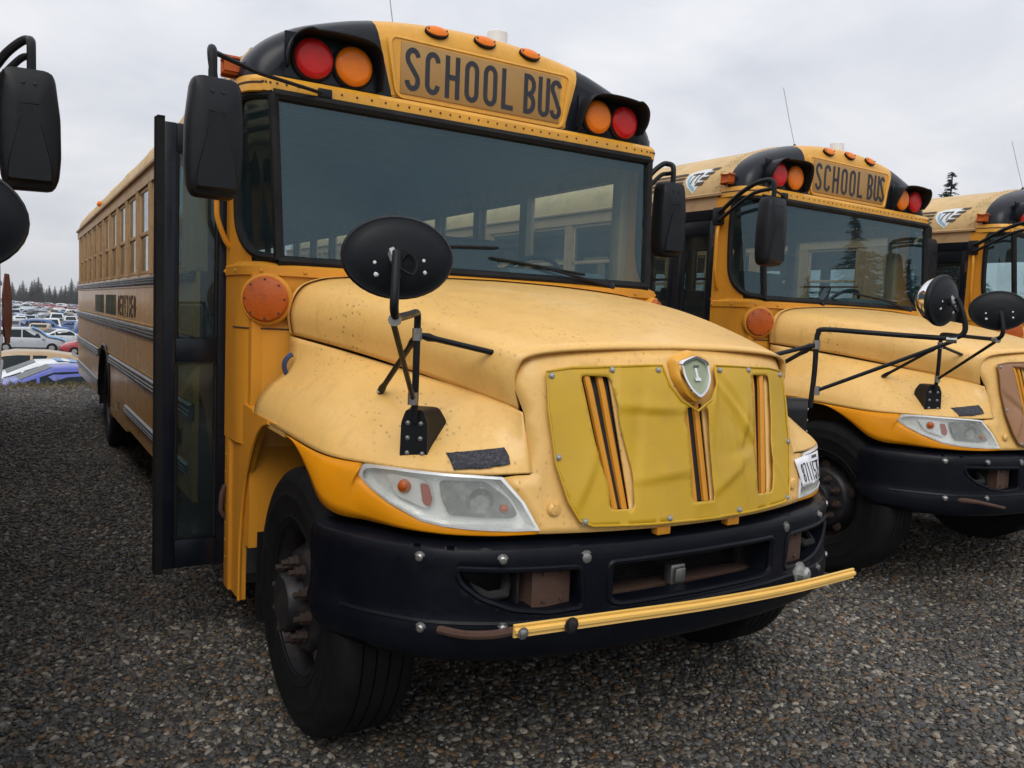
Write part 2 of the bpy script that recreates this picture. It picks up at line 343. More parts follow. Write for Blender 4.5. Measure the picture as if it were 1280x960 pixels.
def bpt(u):
    s=1 if u>=0 else -1; u=min(abs(u),BU[-1])
    return s*float(np.interp(u,BU,[p.x for p in BPL])),float(np.interp(u,BU,[p.y for p in BPL]))
def b_u(x): return math.copysign(float(np.interp(abs(x),[p.x for p in BPL],BU)),x)
def bumpf(u,z,o=0):
    x,y=bpt(u); d=0
    if z>.88: d=((z-.88)/.05)**2*.03
    if z<.695: t=min(1,(.695-z)/.05); d=-.012*t*t*(3-2*t)
    if z<.60: d+=((.60-z)/.06)**2*.03
    x2,y2=bpt(abs(u)+.01); x1,y1=bpt(abs(u)-.01); t=Vector((x2-x1,y2-y1)).normalized(); s=1 if u>=0 else -1
    n=Vector((t.y,-t.x)); d-=o
    return Vector((x-s*n.x*d,y-n.y*d,z))
RPH=[(1.22,2.643),(1.216,2.70),(1.188,2.785),(1.12,2.868),(1.01,2.944),(.863,3.005),(.607,3.078),(.28,3.122),(0,3.135)]
_h=cr([(-x,z) for x,z in RPH],3); ROOF=[(p.x,p.y) for p in _h]+[(-p.x,p.y) for p in _h[::-1][1:]]
def roof_in(d):
    out=[]; n=len(ROOF)
    for i,(x,z) in enumerate(ROOF):
        a=Vector(ROOF[max(0,i-1)]); b=Vector(ROOF[min(n-1,i+1)]); t=(b-a).normalized(); out.append((x+t.y*d,z-t.x*d))
    return out
RA=[0]
for a_,b_ in zip(ROOF,ROOF[1:]): RA.append(RA[-1]+math.dist(a_,b_))
def roofpt(a,y,o=0):      # a = arc length from the passenger-side gutter
    i=min(len(RA)-2,max(0,int(np.searchsorted(RA,a))-1)); t=(a-RA[i])/(RA[i+1]-RA[i]); p=Vector(ROOF[i]).lerp(Vector(ROOF[i+1]),t); d=(Vector(ROOF[i+1])-Vector(ROOF[i])).normalized()
    return (p.x-d.y*o,y,p.y+d.x*o)
def bolt(parent,p,nrm,r=.012,mt=STEEL,name='bolt',h=.01):
    return G().lathe([(r*1.5,0),(r*1.5,h*.25),(r,h*.3),(r,h*.8),(r*.6,h)],p,nrm,10).done(name,mt,parent)
bus=empty('school_bus')
P=bus
LEN=11.15
YW=[2.15+.72*k for k in range(13)]
# ---- floor, chassis
G().box(-1.17,1.17,.75,LEN-.05,.93,.97).done('floor_deck',INT,P)
for s in (-1,1): G().box(s*.43-.05,s*.43+.05,-.82,LEN-.3,.62,.88,.01).done('frame_rail',DARK,P)
G().box(-.6,.6,-.62,.6,.58,1.28,.05).done('engine_blocker',DARK,P)  # unseen dark box in the engine's place, added to keep hood gaps dark
G().box(-.50,.50,-.78,-.72,.60,1.40).done('radiator',DARK,P)
for k in range(16): G().box(-.40,.40,-.80,-.785,.705+.009*k,.7085+.009*k).done('radiator_fin',RIM,P)
G().box(-.42,.42,-.87,-.80,.685,.705,.004).done('lower_crossmember',RUST,P)
G().tube([(-1.0,0,.5),(-.5,0,.47),(0,0,.46),(.5,0,.47),(1.0,0,.5)],.065).done('front_axle',DARK,P)
G().tube([(-1.0,7.05,.52),(1.0,7.05,.52)],.09).done('rear_axle',DARK,P)
G().box(-.30,.30,3.0,4.4,.45,.85,.06).done('fuel_tank',DARK,P)
G().box(-1.19,1.19,1.86,6.2,.52,.92).done('underfloor_skirt_frame',DARK,P)
G().box(-1.19,1.19,7.95,LEN-.1,.60,.92).done('underfloor_rear_frame',DARK,P)
for s in (-1,1):
    G().box(min(s*.60,s*1.15),max(s*.60,s*1.15),6.36,7.74,.90,1.28).done('rear_wheelhouse',DARK,P)
    G().box(min(s*.60,s*.63),max(s*.60,s*.63),6.36,7.74,.40,1.0).done('wheelhouse_wall',DARK,P)
# ---- side walls
ARCH=[(7.05+.62*math.cos(rad(a)),.52+.63*math.sin(rad(a))) for a in range(190,-11,-10)]
for s in (-1,1):
    y0=1.86 if s<0 else 1.0
    g=G(); poly=[(y0,.50),(5.06,.50),(5.06,.45),(6.30,.45),(6.44,.45)]+[(2*7.05-y,z) if 0 else (y,z) for y,z in ARCH]+[(7.68,.50),(LEN,.56),(LEN,1.86),(y0,1.86)]
    g.prism(poly,lambda y,z:(s*1.185,y,z),lambda y,z:(s*1.205,y,z)); g.done('side_wall',Y_SIDE,P,smooth=False)
    g=G().box(s*1.15,s*1.222,y0 if s>0 else 1.03,LEN,2.535,2.645); g.done('window_header',Y_FRAME,P,smooth=False)
    # tiers of riveted outer panels between the rub rails
    for (z0,z1) in ((1.46,1.775),(1.075,1.365),(.50,.972)):
        ys=[y0]+[y for y in (2.87,4.31,5.06,6.42,7.70,8.63,10.07) if y>y0+.2]+[LEN]
        for a,b in zip(ys,ys[1:]):
            if z0<.6 and 6.3<a<7.6: continue
            zz0=.455 if (z0<.6 and a==5.06) else z0
            if z0>1 and z0<1.2 and a==6.42:   # above the arch
                pl=[(a+.003,z1-.004),(a+.003,z0+.003)]+[(y,z) for y,z in [(7.05-.45*k,1.16) for k in (1,-1)]]+[(b-.003,z0+.003),(b-.003,z1-.004)]
                pl=[(a+.003,z0+.003),(6.68,z0+.003),(6.75,1.135),(7.05,1.165),(7.35,1.135),(7.42,z0+.003),(b-.003,z0+.003),(b-.003,z1-.004),(a+.003,z1-.004)]
            else: pl=[(a+.003,zz0+.003),(b-.003,zz0+.003),(b-.003,z1-.004),(a+.003,z1-.004)]
            G().prism(pl,lambda y,z:(s*1.2055,y,z),lambda y,z:(s*1.218,y,z)).done('side_panel',Y_SIDE,P,smooth=False)
    # rub rails : ribbed channel
    def rail(ya,yb,z0,z1):
        h=z1-z0; pr=[(1.2185,z0),(1.232,z0+.004),(1.240,z0+h*.18),(1.240,z0+h*.30),(1.231,z0+h*.36),(1.231,z0+h*.42),(1.241,z0+h*.48),(1.241,z0+h*.58),(1.231,z0+h*.64),(1.231,z0+h*.70),(1.240,z0+h*.76),(1.238,z0+h*.9),(1.2185,z1)]
        G().prism(pr,lambda x,z:(s*x,ya,z),lambda x,z:(s*x,yb,z)).done('rub_rail',RAIL,P,smooth=False)
    ra=y0+.02
    rail(ra,LEN-.01,1.777,1.84); rail(ra,LEN-.01,1.367,1.458); rail(ra,6.46,.975,1.073); rail(7.66,LEN-.01,.975,1.073); rail(ra+.1,5.05,.625,.705); rail(7.72,LEN-.01,.625,.705)
    # rear wheel arch trim
    G().tube([(s*1.222,y,z) for y,z in ARCH if z>.45],.014,8).done('arch_trim',BLACK,P)
    G().grid([[(s*x,7.05+(y-7.05)*.988,.52+(z-.52)*.988) for y,z in ARCH] for x in (1.05,1.2195)]).done('arch_dark_strip',RUBBER,P)  # black strip added to darken the lit wall edge inside the arch
    # compartment door handle on the box before the rear wheel
    G().box(s*1.219,s*1.228,5.55,5.62,.60,.68,.003).done('compartment_latch',STEEL,P)
    # posts and sash windows
    for k,y in enumerate(YW):
        G().box(s*1.15,s*1.221,y-.05,y+.05,1.86,2.535,.004).done('window_post',Y_FRAME,P)
    if s<0: G().box(s*1.15,s*1.221,1.86,2.10,1.841,2.535,.004).done('door_rear_post',Y_FRAME,P)
    else:
        G().box(s*1.15,s*1.221,1.0,1.09,1.841,2.535,.004).done('window_post',Y_FRAME,P)
        G().box(s*1.19,s*1.194,1.09,2.10,1.86,2.535).done('driver_window',SGLASS,P,smooth=False)
    rv=G()
    for y in YW[:6]:
        for z in np.arange(1.9,2.52,.075): rv.lathe([(.007,0),(.005,.004)],(s*1.221,y-.02,z),(s,0,0),6,capS=False)
    for z in np.arange(1.87,2.60,.075):
        if s<0: rv.lathe([(.008,0),(.006,.005)],(s*1.221,1.885,z),(s,0,0),6,capS=False)
    for z in np.arange(.55,1.84,.075):
        if s<0 and not any(a<z<b for a,b in ((.96,1.09),(1.35,1.47),(1.76,1.85))): rv.lathe([(.008,0),(.006,.005)],(s*1.218,1.885,z),(s,0,0),6,capS=False)
    for y in np.arange(1.95,LEN-.05,.09):
        for z in (1.758,1.475,1.348,1.093): rv.lathe([(.007,0),(.005,.004)],(s*1.218,y,z),(s,0,0),6,capS=False)
        rv.lathe([(.008,0),(.006,.005)],(s*1.2225,y,2.61),(s,0,0),6,capS=False)
    for y in (2.87,4.31,5.06):
        for z in np.arange(1.11,1.76,.05):
            if not 1.34<z<1.48: rv.lathe([(.007,0),(.005,.004)],(s*1.218,y+.02,z),(s,0,0),6,capS=False)
    o=rv.done('side_rivets',Y_SIDE,P); o['kind']='stuff'
# sash windows share mesh data: frame > upper and lower pane
def sash(s,y0):
    yc=y0+.36; g=G()
    for (a,b,c_,d) in ((-.305,.305,2.505,2.532),(-.305,.305,2.165,2.195),(-.305,.305,1.862,1.888),(-.305,-.28,1.888,2.505),(.28,.305,1.888,2.505)): g.box(-.018,.0,a,b,c_,d,.003)
    return g
sashes={}
for s in (-1,1):
    for k in range(12):
        if s not in sashes:
            f=sash(s,0).done('window',Y_FRAME,P); u=G().box(-.011,-.007,-.28,.28,2.195,2.505).done('upper_pane',SGLASS,f,smooth=False)
            l=G().box(-.016,-.013,-.28,.28,1.888,2.165).done('lower_pane',SGLASS,f,smooth=False); sashes[s]=f; o=f
        else: o=copy_tree(sashes[s],P)
        o.location=(s*1.205,YW[k]+.36,0); o.scale=(s,1,1)
# ---- roof
R=[[(x,y,z) for x,z in ROOF] for y in (.93,3,6,9,LEN-.25)]+[[(x,LEN-.06,z) for x,z in roof_in(.05)],[(x,LEN,z) for x,z in roof_in(.16)]]
G().grid(R).done('roof',Y_ROOF,P)
R=[[(x,y,z) for x,z in roof_in(.05)] for y in (.80,LEN-.1)]
G().grid(R).done('ceiling_lining',CEIL,P)
G().prism([(x,z) for x,z in roof_in(.16)]+[(1.2,.62),(-1.2,.62)],lambda x,z:(x,LEN-.05,z),lambda x,z:(x,LEN,z)).done('rear_wall',Y_SIDE,P,smooth=False)
for s in (-1,1): G().box(s*.25,s*1.0,LEN+.001,LEN+.006,1.9,2.5).done('rear_window',SGLASS,P,smooth=False)
for y in (1.02,2.51,3.95,5.39,6.83,8.27,9.71):
    G().grid([[roofpt(a,y-.022,.001) for a in np.linspace(0,RA[-1],50)],[roofpt(a,y-.018,.006) for a in np.linspace(0,RA[-1],50)],[roofpt(a,y+.018,.006) for a in np.linspace(0,RA[-1],50)],[roofpt(a,y+.022,.001) for a in np.linspace(0,RA[-1],50)]]).done('roof_seam',Y_ROOF,P)
rv=G()
for y in (1.015,1.045,2.51):
    for a in np.arange(.06,RA[-1]-.05,.065): rv.lathe([(.007,0),(.005,.004)],roofpt(a,y,.006),Vector(roofpt(a,y,1))-Vector(roofpt(a,y,0)),6,capS=False)
rv.done('roof_rivets',Y_ROOF,P)['kind']='stuff'
for s in (-1,1):
    G().prism([(1.215,2.628),(1.247,2.632),(1.25,2.648),(1.238,2.645),(1.222,2.662)],lambda x,z:(s*x,.98,z),lambda x,z:(s*x,LEN-.05,z)).done('drip_rail',Y_FRAME,P)
    G().lathe([(.02,0),(.03,.006),(.03,.03),(.02,.045)],(s*1.232,7.2,2.70),(s,0,.3),12).done('clearance_lamp',AMBL,P)
    lm_=G().box(s*1.215,s*1.262,.885,.96,2.715,2.775,.012).done('side_marker_lamp',TURNL,P)
G().box(.1,.13,LEN-.4,LEN-.3,3.1,3.16).done('roof_rear_lamp',BLACK,P)
# ---- front roof cap
DR=[(0,.935),(0,.90),(.006,.86),(.022,.81),(.05,.775),(.09,.755),(.125,.749)]
rings=[[(x,y,z) for x,z in roof_in(d)] for d,y in DR]
def xb(z): return .509+(z-2.684)*.262
ib=min(range(len(ROOF)),key=lambda i:abs(ROOF[i][0]+.607)); ic=len(ROOF)-1-ib
def cap_part(i0,i1,name,mt,face):
    g=G(); g.grid([r[i0:i1+1] for r in rings]); last=rings[-1][i0:i1+1]
    n=len(last); g.add(list(last)+face,[tuple(range(n+len(face)))]); return g.done(name,mt,P,ang=40)
cap_part(ib,ic,'cap_centre',Y_CAP,[(.509,.747,2.684),(-.509,.747,2.684)])
lampsL=[]
for s,(i0,i1) in ((-1,(0,ib)),(1,(ic,len(ROOF)-1))):
    fc=[(s*.509,.747,2.684),(s*1.12,.747,2.684)] if s<0 else [(1.12,.747,2.684),(.509,.747,2.684)]
    pn=cap_part(i0,i1,'lamp_panel',BLACK,fc)
    # visor : shell over the pair of flashers
    pth=cr([(.590,2.705),(.602,2.80),(.632,2.882),(.70,2.908),(.83,2.910),(.950,2.898),(1.015,2.862),(1.035,2.80),(1.028,2.74)],4)
    nP=len(pth); rows=[]
    for j in range(6):
        t=j/5; row=[]
        for i,p in enumerate(pth):
            q=i/(nP-1); reach=.15*math.sin(math.pi*min(1,max(0,.10+.80*q)))**.8
            c_=Vector((.82,2.79)); d=(p-c_); row.append((s*(p.x+d.x*.03*t),.752-reach*t,p.y-max(0,d.y)*.10*t*(q<.6)))
        rows.append(row)
    G().grid(rows).done('lamp_visor',PLAS,P,solid=.007,off=0)
    G().box(s*.60,s*1.04,.738,.7465,2.70,2.90,.002).done('lamp_backplate',BLACK,pn)
    for nm,x,mt_ in (('red_flasher',.915,REDL),('amber_flasher',.722,AMBL)):
        c_=(s*x,.745,2.795)
        hs=G().lathe([(.101,0),(.103,.018),(.098,.024),(.090,.026)],c_,(0,-1,0),28).done(nm,RUBBER,P)
        pr=[(.090,.022),(.090,.034),(.084,.042),(.066,.0495),(.062,.049),(.050,.0525),(.046,.052),(.030,.0555),(.027,.055),(.012,.057)]
        G().lathe(pr,c_,(0,-1,0),28).done('lens',mt_,hs)
        for a in range(0,360,45): G().lathe([(.006,.033),(.004,.037)],(c_[0]+.084*math.cos(rad(a)),c_[1],c_[2]+.084*math.sin(rad(a))),(0,-1,0),6).done('lens_screw',INK,hs)
# trim strip under the cap, wraps round the corners, with rivets
def plan(s0=1): return [(1.222,1.0),(1.221,.92),(1.212,.84),(1.185,.775),(1.14,.735),(1.08,.715)]
front=[(-x,y) for x,y in plan()]+[(-.5,.708),(0,.706),(.5,.708)]+plan()[::-1]
pf=cr([(x,y,0) for x,y in front],4)
G().grid([[(p.x*1.0,p.y,2.612) for p in pf],[(p.x*1.004,p.y-.012,2.616) for p in pf],[(p.x*1.004,p.y-.012,2.668) for p in pf],[(p.x,p.y+.004,2.688) for p in pf],[(p.x*.97,p.y+.06,2.690) for p in pf]]).done('cap_trim',Y_CAP,P)
rv=G()
for p in cr([(x,y,0) for x,y in front],9)[::1]: rv.lathe([(.006,0),(.004,.004)],(p.x*1.003,p.y-.0125,2.652),(0,-1,0) if abs(p.x)<1.13 else (math.copysign(1,p.x),-.3,0),6,capS=False)
rv.done('cap_rivets',RUST,P)['kind']='stuff'
# sign : raised frame, tan board, letters
fr=[(-.535,2.695),(.535,2.695),(.592,2.995),(-.592,2.995)]
def roundp(poly,r,n=4):
    out=[]; m_=len(poly)
    for i in range(m_):
        p=Vector(poly[i]); a=(Vector(poly[i-1])-p).normalized(); b=(Vector(poly[(i+1)%m_])-p).normalized(); A=p+a*r; B=p+b*r
        for k in range(n+1): t=k/n; out.append(tuple(A*(1-t)**2+p*2*t*(1-t)+B*t*t))
    return out
fro=roundp([(-.505,2.697),(.505,2.697),(.56,3.0),(-.56,3.0)],.05); fri=roundp([(-.487,2.714),(.487,2.714),(.525,2.982),(-.525,2.982)],.04)
g=G(); g.grid([[(x,.7465+max(0,z-2.94)*.25,z) for x,z in fro],[(x*.99,.730+max(0,z-2.94)*.25,2.85+(z-2.85)*.985) for x,z in fro],[(x*1.012,.730+max(0,z-2.94)*.2,2.85+(z-2.85)*1.02) for x,z in fri],[(x,.7405+max(0,z-2.94)*.2,z) for x,z in fri]],closed=True); g.done('sign_frame',Y_CAP,P)
sg=G().box(-.474,.474,.7385,.743,2.725,2.972,.001).done('destination_sign',SIGNB,P)
G().box(-.52,.52,.7435,.7465,2.71,2.985).done('sign_backing',Y_CAP,P)
for ch,x in zip('SCHOOLBUS',(-.452,-.343,-.232,-.120,-.010,.100,.238,.330,.408)):
    wd=.082 if x<.2 else .075
    letter(ch,.208,wd if ch!='L' else .072,.0245,lambda a,b,d,x=x:(x+a,.7385-d,2.744+b),.002,INK,sg)
for x in (-.277,0,.277):
    z=3.068 if x==0 else 3.060; n=Vector((x*.12,-.86,.50)); c_=Vector((x,.757,z))
    ml=G()
    ax=n.normalized(); u_=Vector((1,0,-x*.15)).normalized(); v_=ax.cross(u_)
    def ov(a,b,h): return [c_+ax*h+u_*a*math.cos(rad(q))+v_*b*math.sin(rad(q)) for q in range(0,360,18)]
    b_=G().grid([ov(.064,.036,-.012),ov(.065,.037,.003),ov(.060,.032,.006)],closed=True).done('marker_lamp',RUBBER,P)
    gg=G().grid([ov(.061,.033,.003),ov(.058,.030,.010),ov(.042,.02,.015),ov(.02,.008,.017)],closed=True); gg.add(ov(.02,.008,.017),[tuple(range(20))]); gg.done('lens',AMBL,b_)
    for q in (-1,1): G().lathe([(.005,.010),(.003,.02)],c_+u_*.05*q,ax,6).done('lens_screw',INK,b_)
G().lathe([(.058,-.05),(.058,.125),(.052,.13),(.0,.13)],(.245,1.06,3.118),(0,0,1),24).done('roof_strobe',WHITE,P)
an=G().lathe([(.022,0),(.018,.012),(.008,.03)],(-.42,.98,3.10),(0,0,1),10).done('antenna',BLACK,P)
G().tube([(-.42,.98,3.12),(-.425,1.05,3.35),(-.43,1.12,3.6)],.0028,5).done('whip',STEEL,an)
# ---- roof-side shield decals with stripes
for s in (-1,1):
    def dm(y,b,o=.003):
        a=.155+b; 
        if s>0: a=RA[-1]-a
        return roofpt(a,y,o)
    yc=1.27
    sh=[(.13,.085),(.03,.105),(-.06,.095),(-.13,.07),(-.135,.0),(-.10,-.06),(-.02,-.125),(.05,-.04),(.10,.02)]
    V,F=panel([(yc-a,b) for a,b in sh],[],.03,lambda y,b:dm(y,b,.003)); d=mk('shield_decal',V,F,DECALW,P)
    V,F=panel([(yc-a*.86-.004,b*.86-.004) for a,b in [(-.13,.06),(-.135,.0),(-.10,-.06),(-.02,-.125),(-.02,-.09),(-.085,-.04),(-.105,.0),(-.1,.05)]],[],.03,lambda y,b:dm(y,b,.0055)); mk('blue_edge',V,F,DECALB,d)
    for q,(x_) in enumerate((.0,.05)):
        V,F=panel([(yc-(a+x_-.05),b) for a,b in [(-.03,.055),(.03,.06),(.032,.045),(.0,.0),(-.012,-.045),(-.022,-.04),(-.012,.0),(.012,.042),(-.03,.04)]],[],.03,lambda y,b:dm(y,b,.0055)); mk('numeral',V,F,DECALK,d)
    for k in range(4):
        b=.065-.042*k
        V,F=panel([(yc+.145+.01*k,b-.012),(yc+.66+.05*k,b-.012),(yc+.66+.05*k,b+.010),(yc+.145,b+.010)],[],.05,lambda y,b:dm(y,b,.007)); mk('decal_stripe',V,F,DECALK,P)
        b2=.085-.045*k; y_=yc-.145+.035*k
        V,F=panel([(y_+.055,b2-.014),(y_-.02,b2-.014),(y_-.045,b2+.012),(y_+.035,b2+.012)],[],.05,lambda y,b:dm(y,b,.007)); mk('decal_stripe',V,F,DECALK,P)
# ---- windshield, quarter panes, gaskets, pillars
def wy(z): return .648+(z-1.86)*.078
ws=G(); ws.add([(-1.07,wy(1.875),1.875),(1.07,wy(1.875),1.875),(1.095,wy(2.60),2.60),(-1.095,wy(2.60),2.60)],[(0,1,2,3)]); wsh=ws.done('windshield',WGLASS,P,smooth=False)
for s in (-1,1):
    pq=[(1.105,wy(2.6)+.004,2.60),(1.19,.835,2.60),(1.206,.885,2.53),(1.206,.885,2.15),(1.198,.85,1.99),(1.16,.755,1.895),(1.085,wy(1.87)+.006,1.872)]
    q=G().add([(s*x,y,z) for x,y,z in pq],[tuple(range(7))]).done('quarter_window',WGLASS,P,smooth=False)
    lp=cr([pq[6],pq[5],pq[4],pq[3],pq[2],pq[1],pq[0]],4)
    G().tube([(s*p.x,p.y-.004,p.z) for p in lp],.021,8).done('gasket',RUBBER,q)
    G().tube([(s*1.078,wy(1.87)-.004,1.865),(s*1.10,wy(2.60)-.004,2.605)],.024,8).done('windshield_divider',RUBBER,wsh)
G().tube([(x,wy(1.865)-.004,1.862) for x in np.linspace(-1.085,1.085,9)],.026,8).done('gasket',RUBBER,wsh)
G().tube([(x,wy(2.605)-.004,2.602) for x in np.linspace(-1.1,1.1,9)],.027,8).done('gasket',RUBBER,wsh)
G().box(-1.1,1.1,.74,.80,2.55,2.70).done('windshield_header',DARK,P)
for s in (-1,1):
    # A pillar: curved yellow sheet from the gasket to the door post
    rows=[]
    for z,ya,xa in ((1.80,.75,1.165),(1.88,.765,1.17),(1.97,.845,1.20),(2.1,.885,1.208),(2.3,.893,1.209),(2.53,.893,1.209),(2.62,.87,1.207)):
        rows.append([Vector((s*xa,ya,z)),Vector((s*(xa*.5+.61),ya*.5+.475,z)),Vector((s*1.22,.96,z)),Vector((s*1.222,1.03,z)),Vector((s*1.17,1.032,z))])
    G().grid(rows).done('front_pillar',Y_COWL,P)
    rv=G()
    for z in np.arange(.42 if s<0 else 1.2,2.58,.085): rv.lathe([(.006,0),(.004,.0025)],(s*(1.2222 if z>1.8 else 1.2187),1.006,z),(s,0,0),6,capS=False)
    rv.done('pillar_rivets',Y_COWL,P)['kind']='stuff'
# cowl: plan curve swept, with ledge
cp=[(0,.612),(.5,.614),(.95,.618),(1.06,.628),(1.13,.652),(1.185,.705),(1.212,.78),(1.220,.88),(1.222,1.03)]
full=[(-x,y) for x,y in cp[::-1]]+cp[1:]
cpf=cr([(x,y,0) for x,y in full],3)
G().grid([[(p.x,p.y,z) for p in cpf] for z in (1.02,1.45,1.80)]).done('cowl',Y_COWL,P)
G().grid([[(p.x,p.y-.002,1.792) for p in cpf],[(p.x*1.006,p.y-.016,1.796) for p in cpf],[(p.x*1.006,p.y-.014,1.835) for p in cpf],[(p.x*.985,p.y+.03,1.858) for p in cpf],[(p.x*.9,p.y+.12,1.862) for p in cpf]]).done('cowl_ledge',Y_COWL,P)
rv=G()
for p in resample([(q.x,q.y,0) for q in cpf],17): rv.lathe([(.009,0),(.009,.003),(.005,.007)],(p.x*1.006,p.y-.017,1.815),(p.x*.3,-1,0) if abs(p.x)<1.18 else (p.x,-.2,0),8,capS=False)
rv.done('ledge_bolts',Y_COWL,P)['kind']='stuff'
G().box(-1.19,1.19,.66,.75,.55,1.80).done('firewall',Y_COWL,P,smooth=False)
for s in (-1,1):
    lo=.27 if s<0 else .5
    # lower cowl side down to the step, its front edge follows the wheel arch
    pl=[(1.03,lo),(1.03,1.80),(.80,1.80),(.80,1.21),(.58,1.20),(.56,1.19),(.20,1.185),(.30,1.180),(.389,1.158),(.47,1.115),(.54,1.055),(.60,.985),(.66,.90),(.71,.80),(.745,.68),(.765,.55),(.775,.42),(.775,lo)]
    G().prism(pl,lambda y,z:(s*1.172,y,z),lambda y,z:(s*1.2025,y,z)).done('cowl_side',Y_COWL,P,smooth=False)
    G().box(min(s*1.172,s*1.2185),max(s*1.172,s*1.2185),.935,1.03,lo,1.80,.004).done('door_post',Y_COWL,P)
    G().tube([(s*1.2025,y,z) for y,z in [(.775,lo),(.775,.42),(.765,.55),(.745,.68),(.71,.80),(.66,.90),(.60,.985),(.54,1.055),(.47,1.115),(.389,1.158),(.30,1.178)]],.009,6).done('arch_lip',Y_COWL,P)
    G().box(s*.80,s*1.15,.655,.668,.20,.62,.003).done('mud_flap',RUBBER,P)
    G().box(s*.66,s*.70,-.55,.66,.75,1.45).done('inner_fender',DARK,P)
    # seams of the lamp plate, lamp at the corner
    c_=Vector((s*1.128,.640,1.688)); n=Vector((s*.50,-.87,0)); 
    tl=G().lathe([(.116,-.03),(.116,.014),(.110,.022),(.100,.024)],c_,n,30).done('turn_lamp',Y_COWL,P)
    G().lathe([(.101,.018),(.101,.034),(.094,.044),(.06,.053),(.02,.0575),(.0,.058)],c_,n,30,capE=False).done('lens',TURNL,tl)
    t_=n.cross(Vector((0,0,1))).normalized()
    for a in range(0,360,45): G().lathe([(.008,.036),(.006,.047)],c_+t_*.086*math.cos(rad(a))+Vector((0,0,1))*.086*math.sin(rad(a)),n,6).done('lens_screw',INK,tl)
    G().box(s*1.0,s*1.2,.600,.604,1.552,1.556).done('plate_seam',RUST,P) if 0 else None
    G().tube([(p.x*1.002,p.y-.002,1.556) for p in cpf if (p.x*s>1.0 and p.y<.9)],.0035,5).done('plate_seam',RUST,P)
# ---- dashboard, steering wheel, seats
G().prism([(.70,1.5),(.70,1.80),(.85,1.86),(1.02,1.80),(1.08,1.5)],lambda y,z:(-1.12,y,z),lambda y,z:(1.12,y,z)).done('dashboard',DASH,P)
G().box(.25,.95,.84,.98,1.80,1.93,.04).done('instrument_binnacle',DASH,P)
sw=G(); cs=Vector((.58,1.18,1.84)); axs=Vector((0,.75,.66)); us=Vector((1,0,0)); vs_=axs.cross(us).normalized()
sw.tube([cs+(us*math.cos(rad(a))+vs_*math.sin(rad(a)))*.23 for a in range(0,360,15)],.014,7,closed=True)
for a in (90,210,330): sw.tube([cs-axs.normalized()*.03,cs+(us*math.cos(rad(a))+vs_*math.sin(rad(a)))*.23],.012,6)
sw.tube([cs-axs.normalized()*.03,(.58,.95,1.60)],.03,7); sw.done('steering_wheel',RUBBER,P)
def seat(name,x0,x1,y,zb,ht):
    return G().prism(roundp([(y,zb-.10),(y-.44,zb-.08),(y-.44,zb+.04),(y-.08,zb+.03),(y-.0,zb+ht),(y+.09,zb+ht),(y+.10,zb-.10)],.03,3),lambda a,b:(x0,a,b),lambda a,b:(x1,a,b)).done(name,SEAT,P)
seat('driver_seat',.32,.86,2.02,1.45,.74)
st0=None
for k in range(11):
    for s in (-1,1):
        y=2.95+.735*k
        if st0 is None: st0=seat('passenger_seat',-.5,.5,0,1.40,.62); o=st0
        else: o=st0.copy(); col.objects.link(o)
        o.parent=P; o.location=(s*.67,y,0); o.scale=(.98,1,1)
G().box(.05,.95,2.22,2.26,1.0,2.05,.02).done('driver_barrier',SEAT,P)
# entrance steps
for k in range(3): G().box(-1.15,-.55,1.08+.0,1.84,.30+.22*k,.33+.22*k).done('entry_step',INT,P) if 0 else G().box(-1.14+.22*k,-.50,1.06,1.84,.28+.22*k-.03,.30+.22*k).done('entry_step',INT,P)
G().box(-.53,-.50,1.06,1.84,.28,.95).done('step_riser',INT,P)
G().box(-1.218,-1.15,1.03,1.86,2.46,2.64,.004).done('door_header',BLACK,P)
# ---- hood
A=[(1.036,.592,1.537),(1.047,.592,1.635),(1.014,.592,1.726),(.945,.592,1.775),(.795,.592,1.803),(.4,.592,1.826),(0,.592,1.834)]
B_=[(.645,-.738,1.342),(.674,-.742,1.43),(.668,-.752,1.49),(.638,-.764,1.53),(.533,-.785,1.553),(.3,-.812,1.568),(0,-.822,1.573)]
rows=[]
for j in range(25):
    s_=j/24; half=[]
    for i,(a,b) in enumerate(zip(A,B_)):
        p=Vector(a).lerp(Vector(b),s_); bl=math.sin(math.pi*s_)
        p.z+=bl*(.022 if i<1 else .035); p.x+=bl*.012 if i<6 else 0
        half.append(p)
    c_=cr(half,5); rows.append([(-p.x,p.y,p.z) for p in c_]+[(p.x,p.y,p.z) for p in c_[::-1][1:]])
hood=G().grid(rows).done('hood',Y_HOOD,P,ang=60,solid=.012)
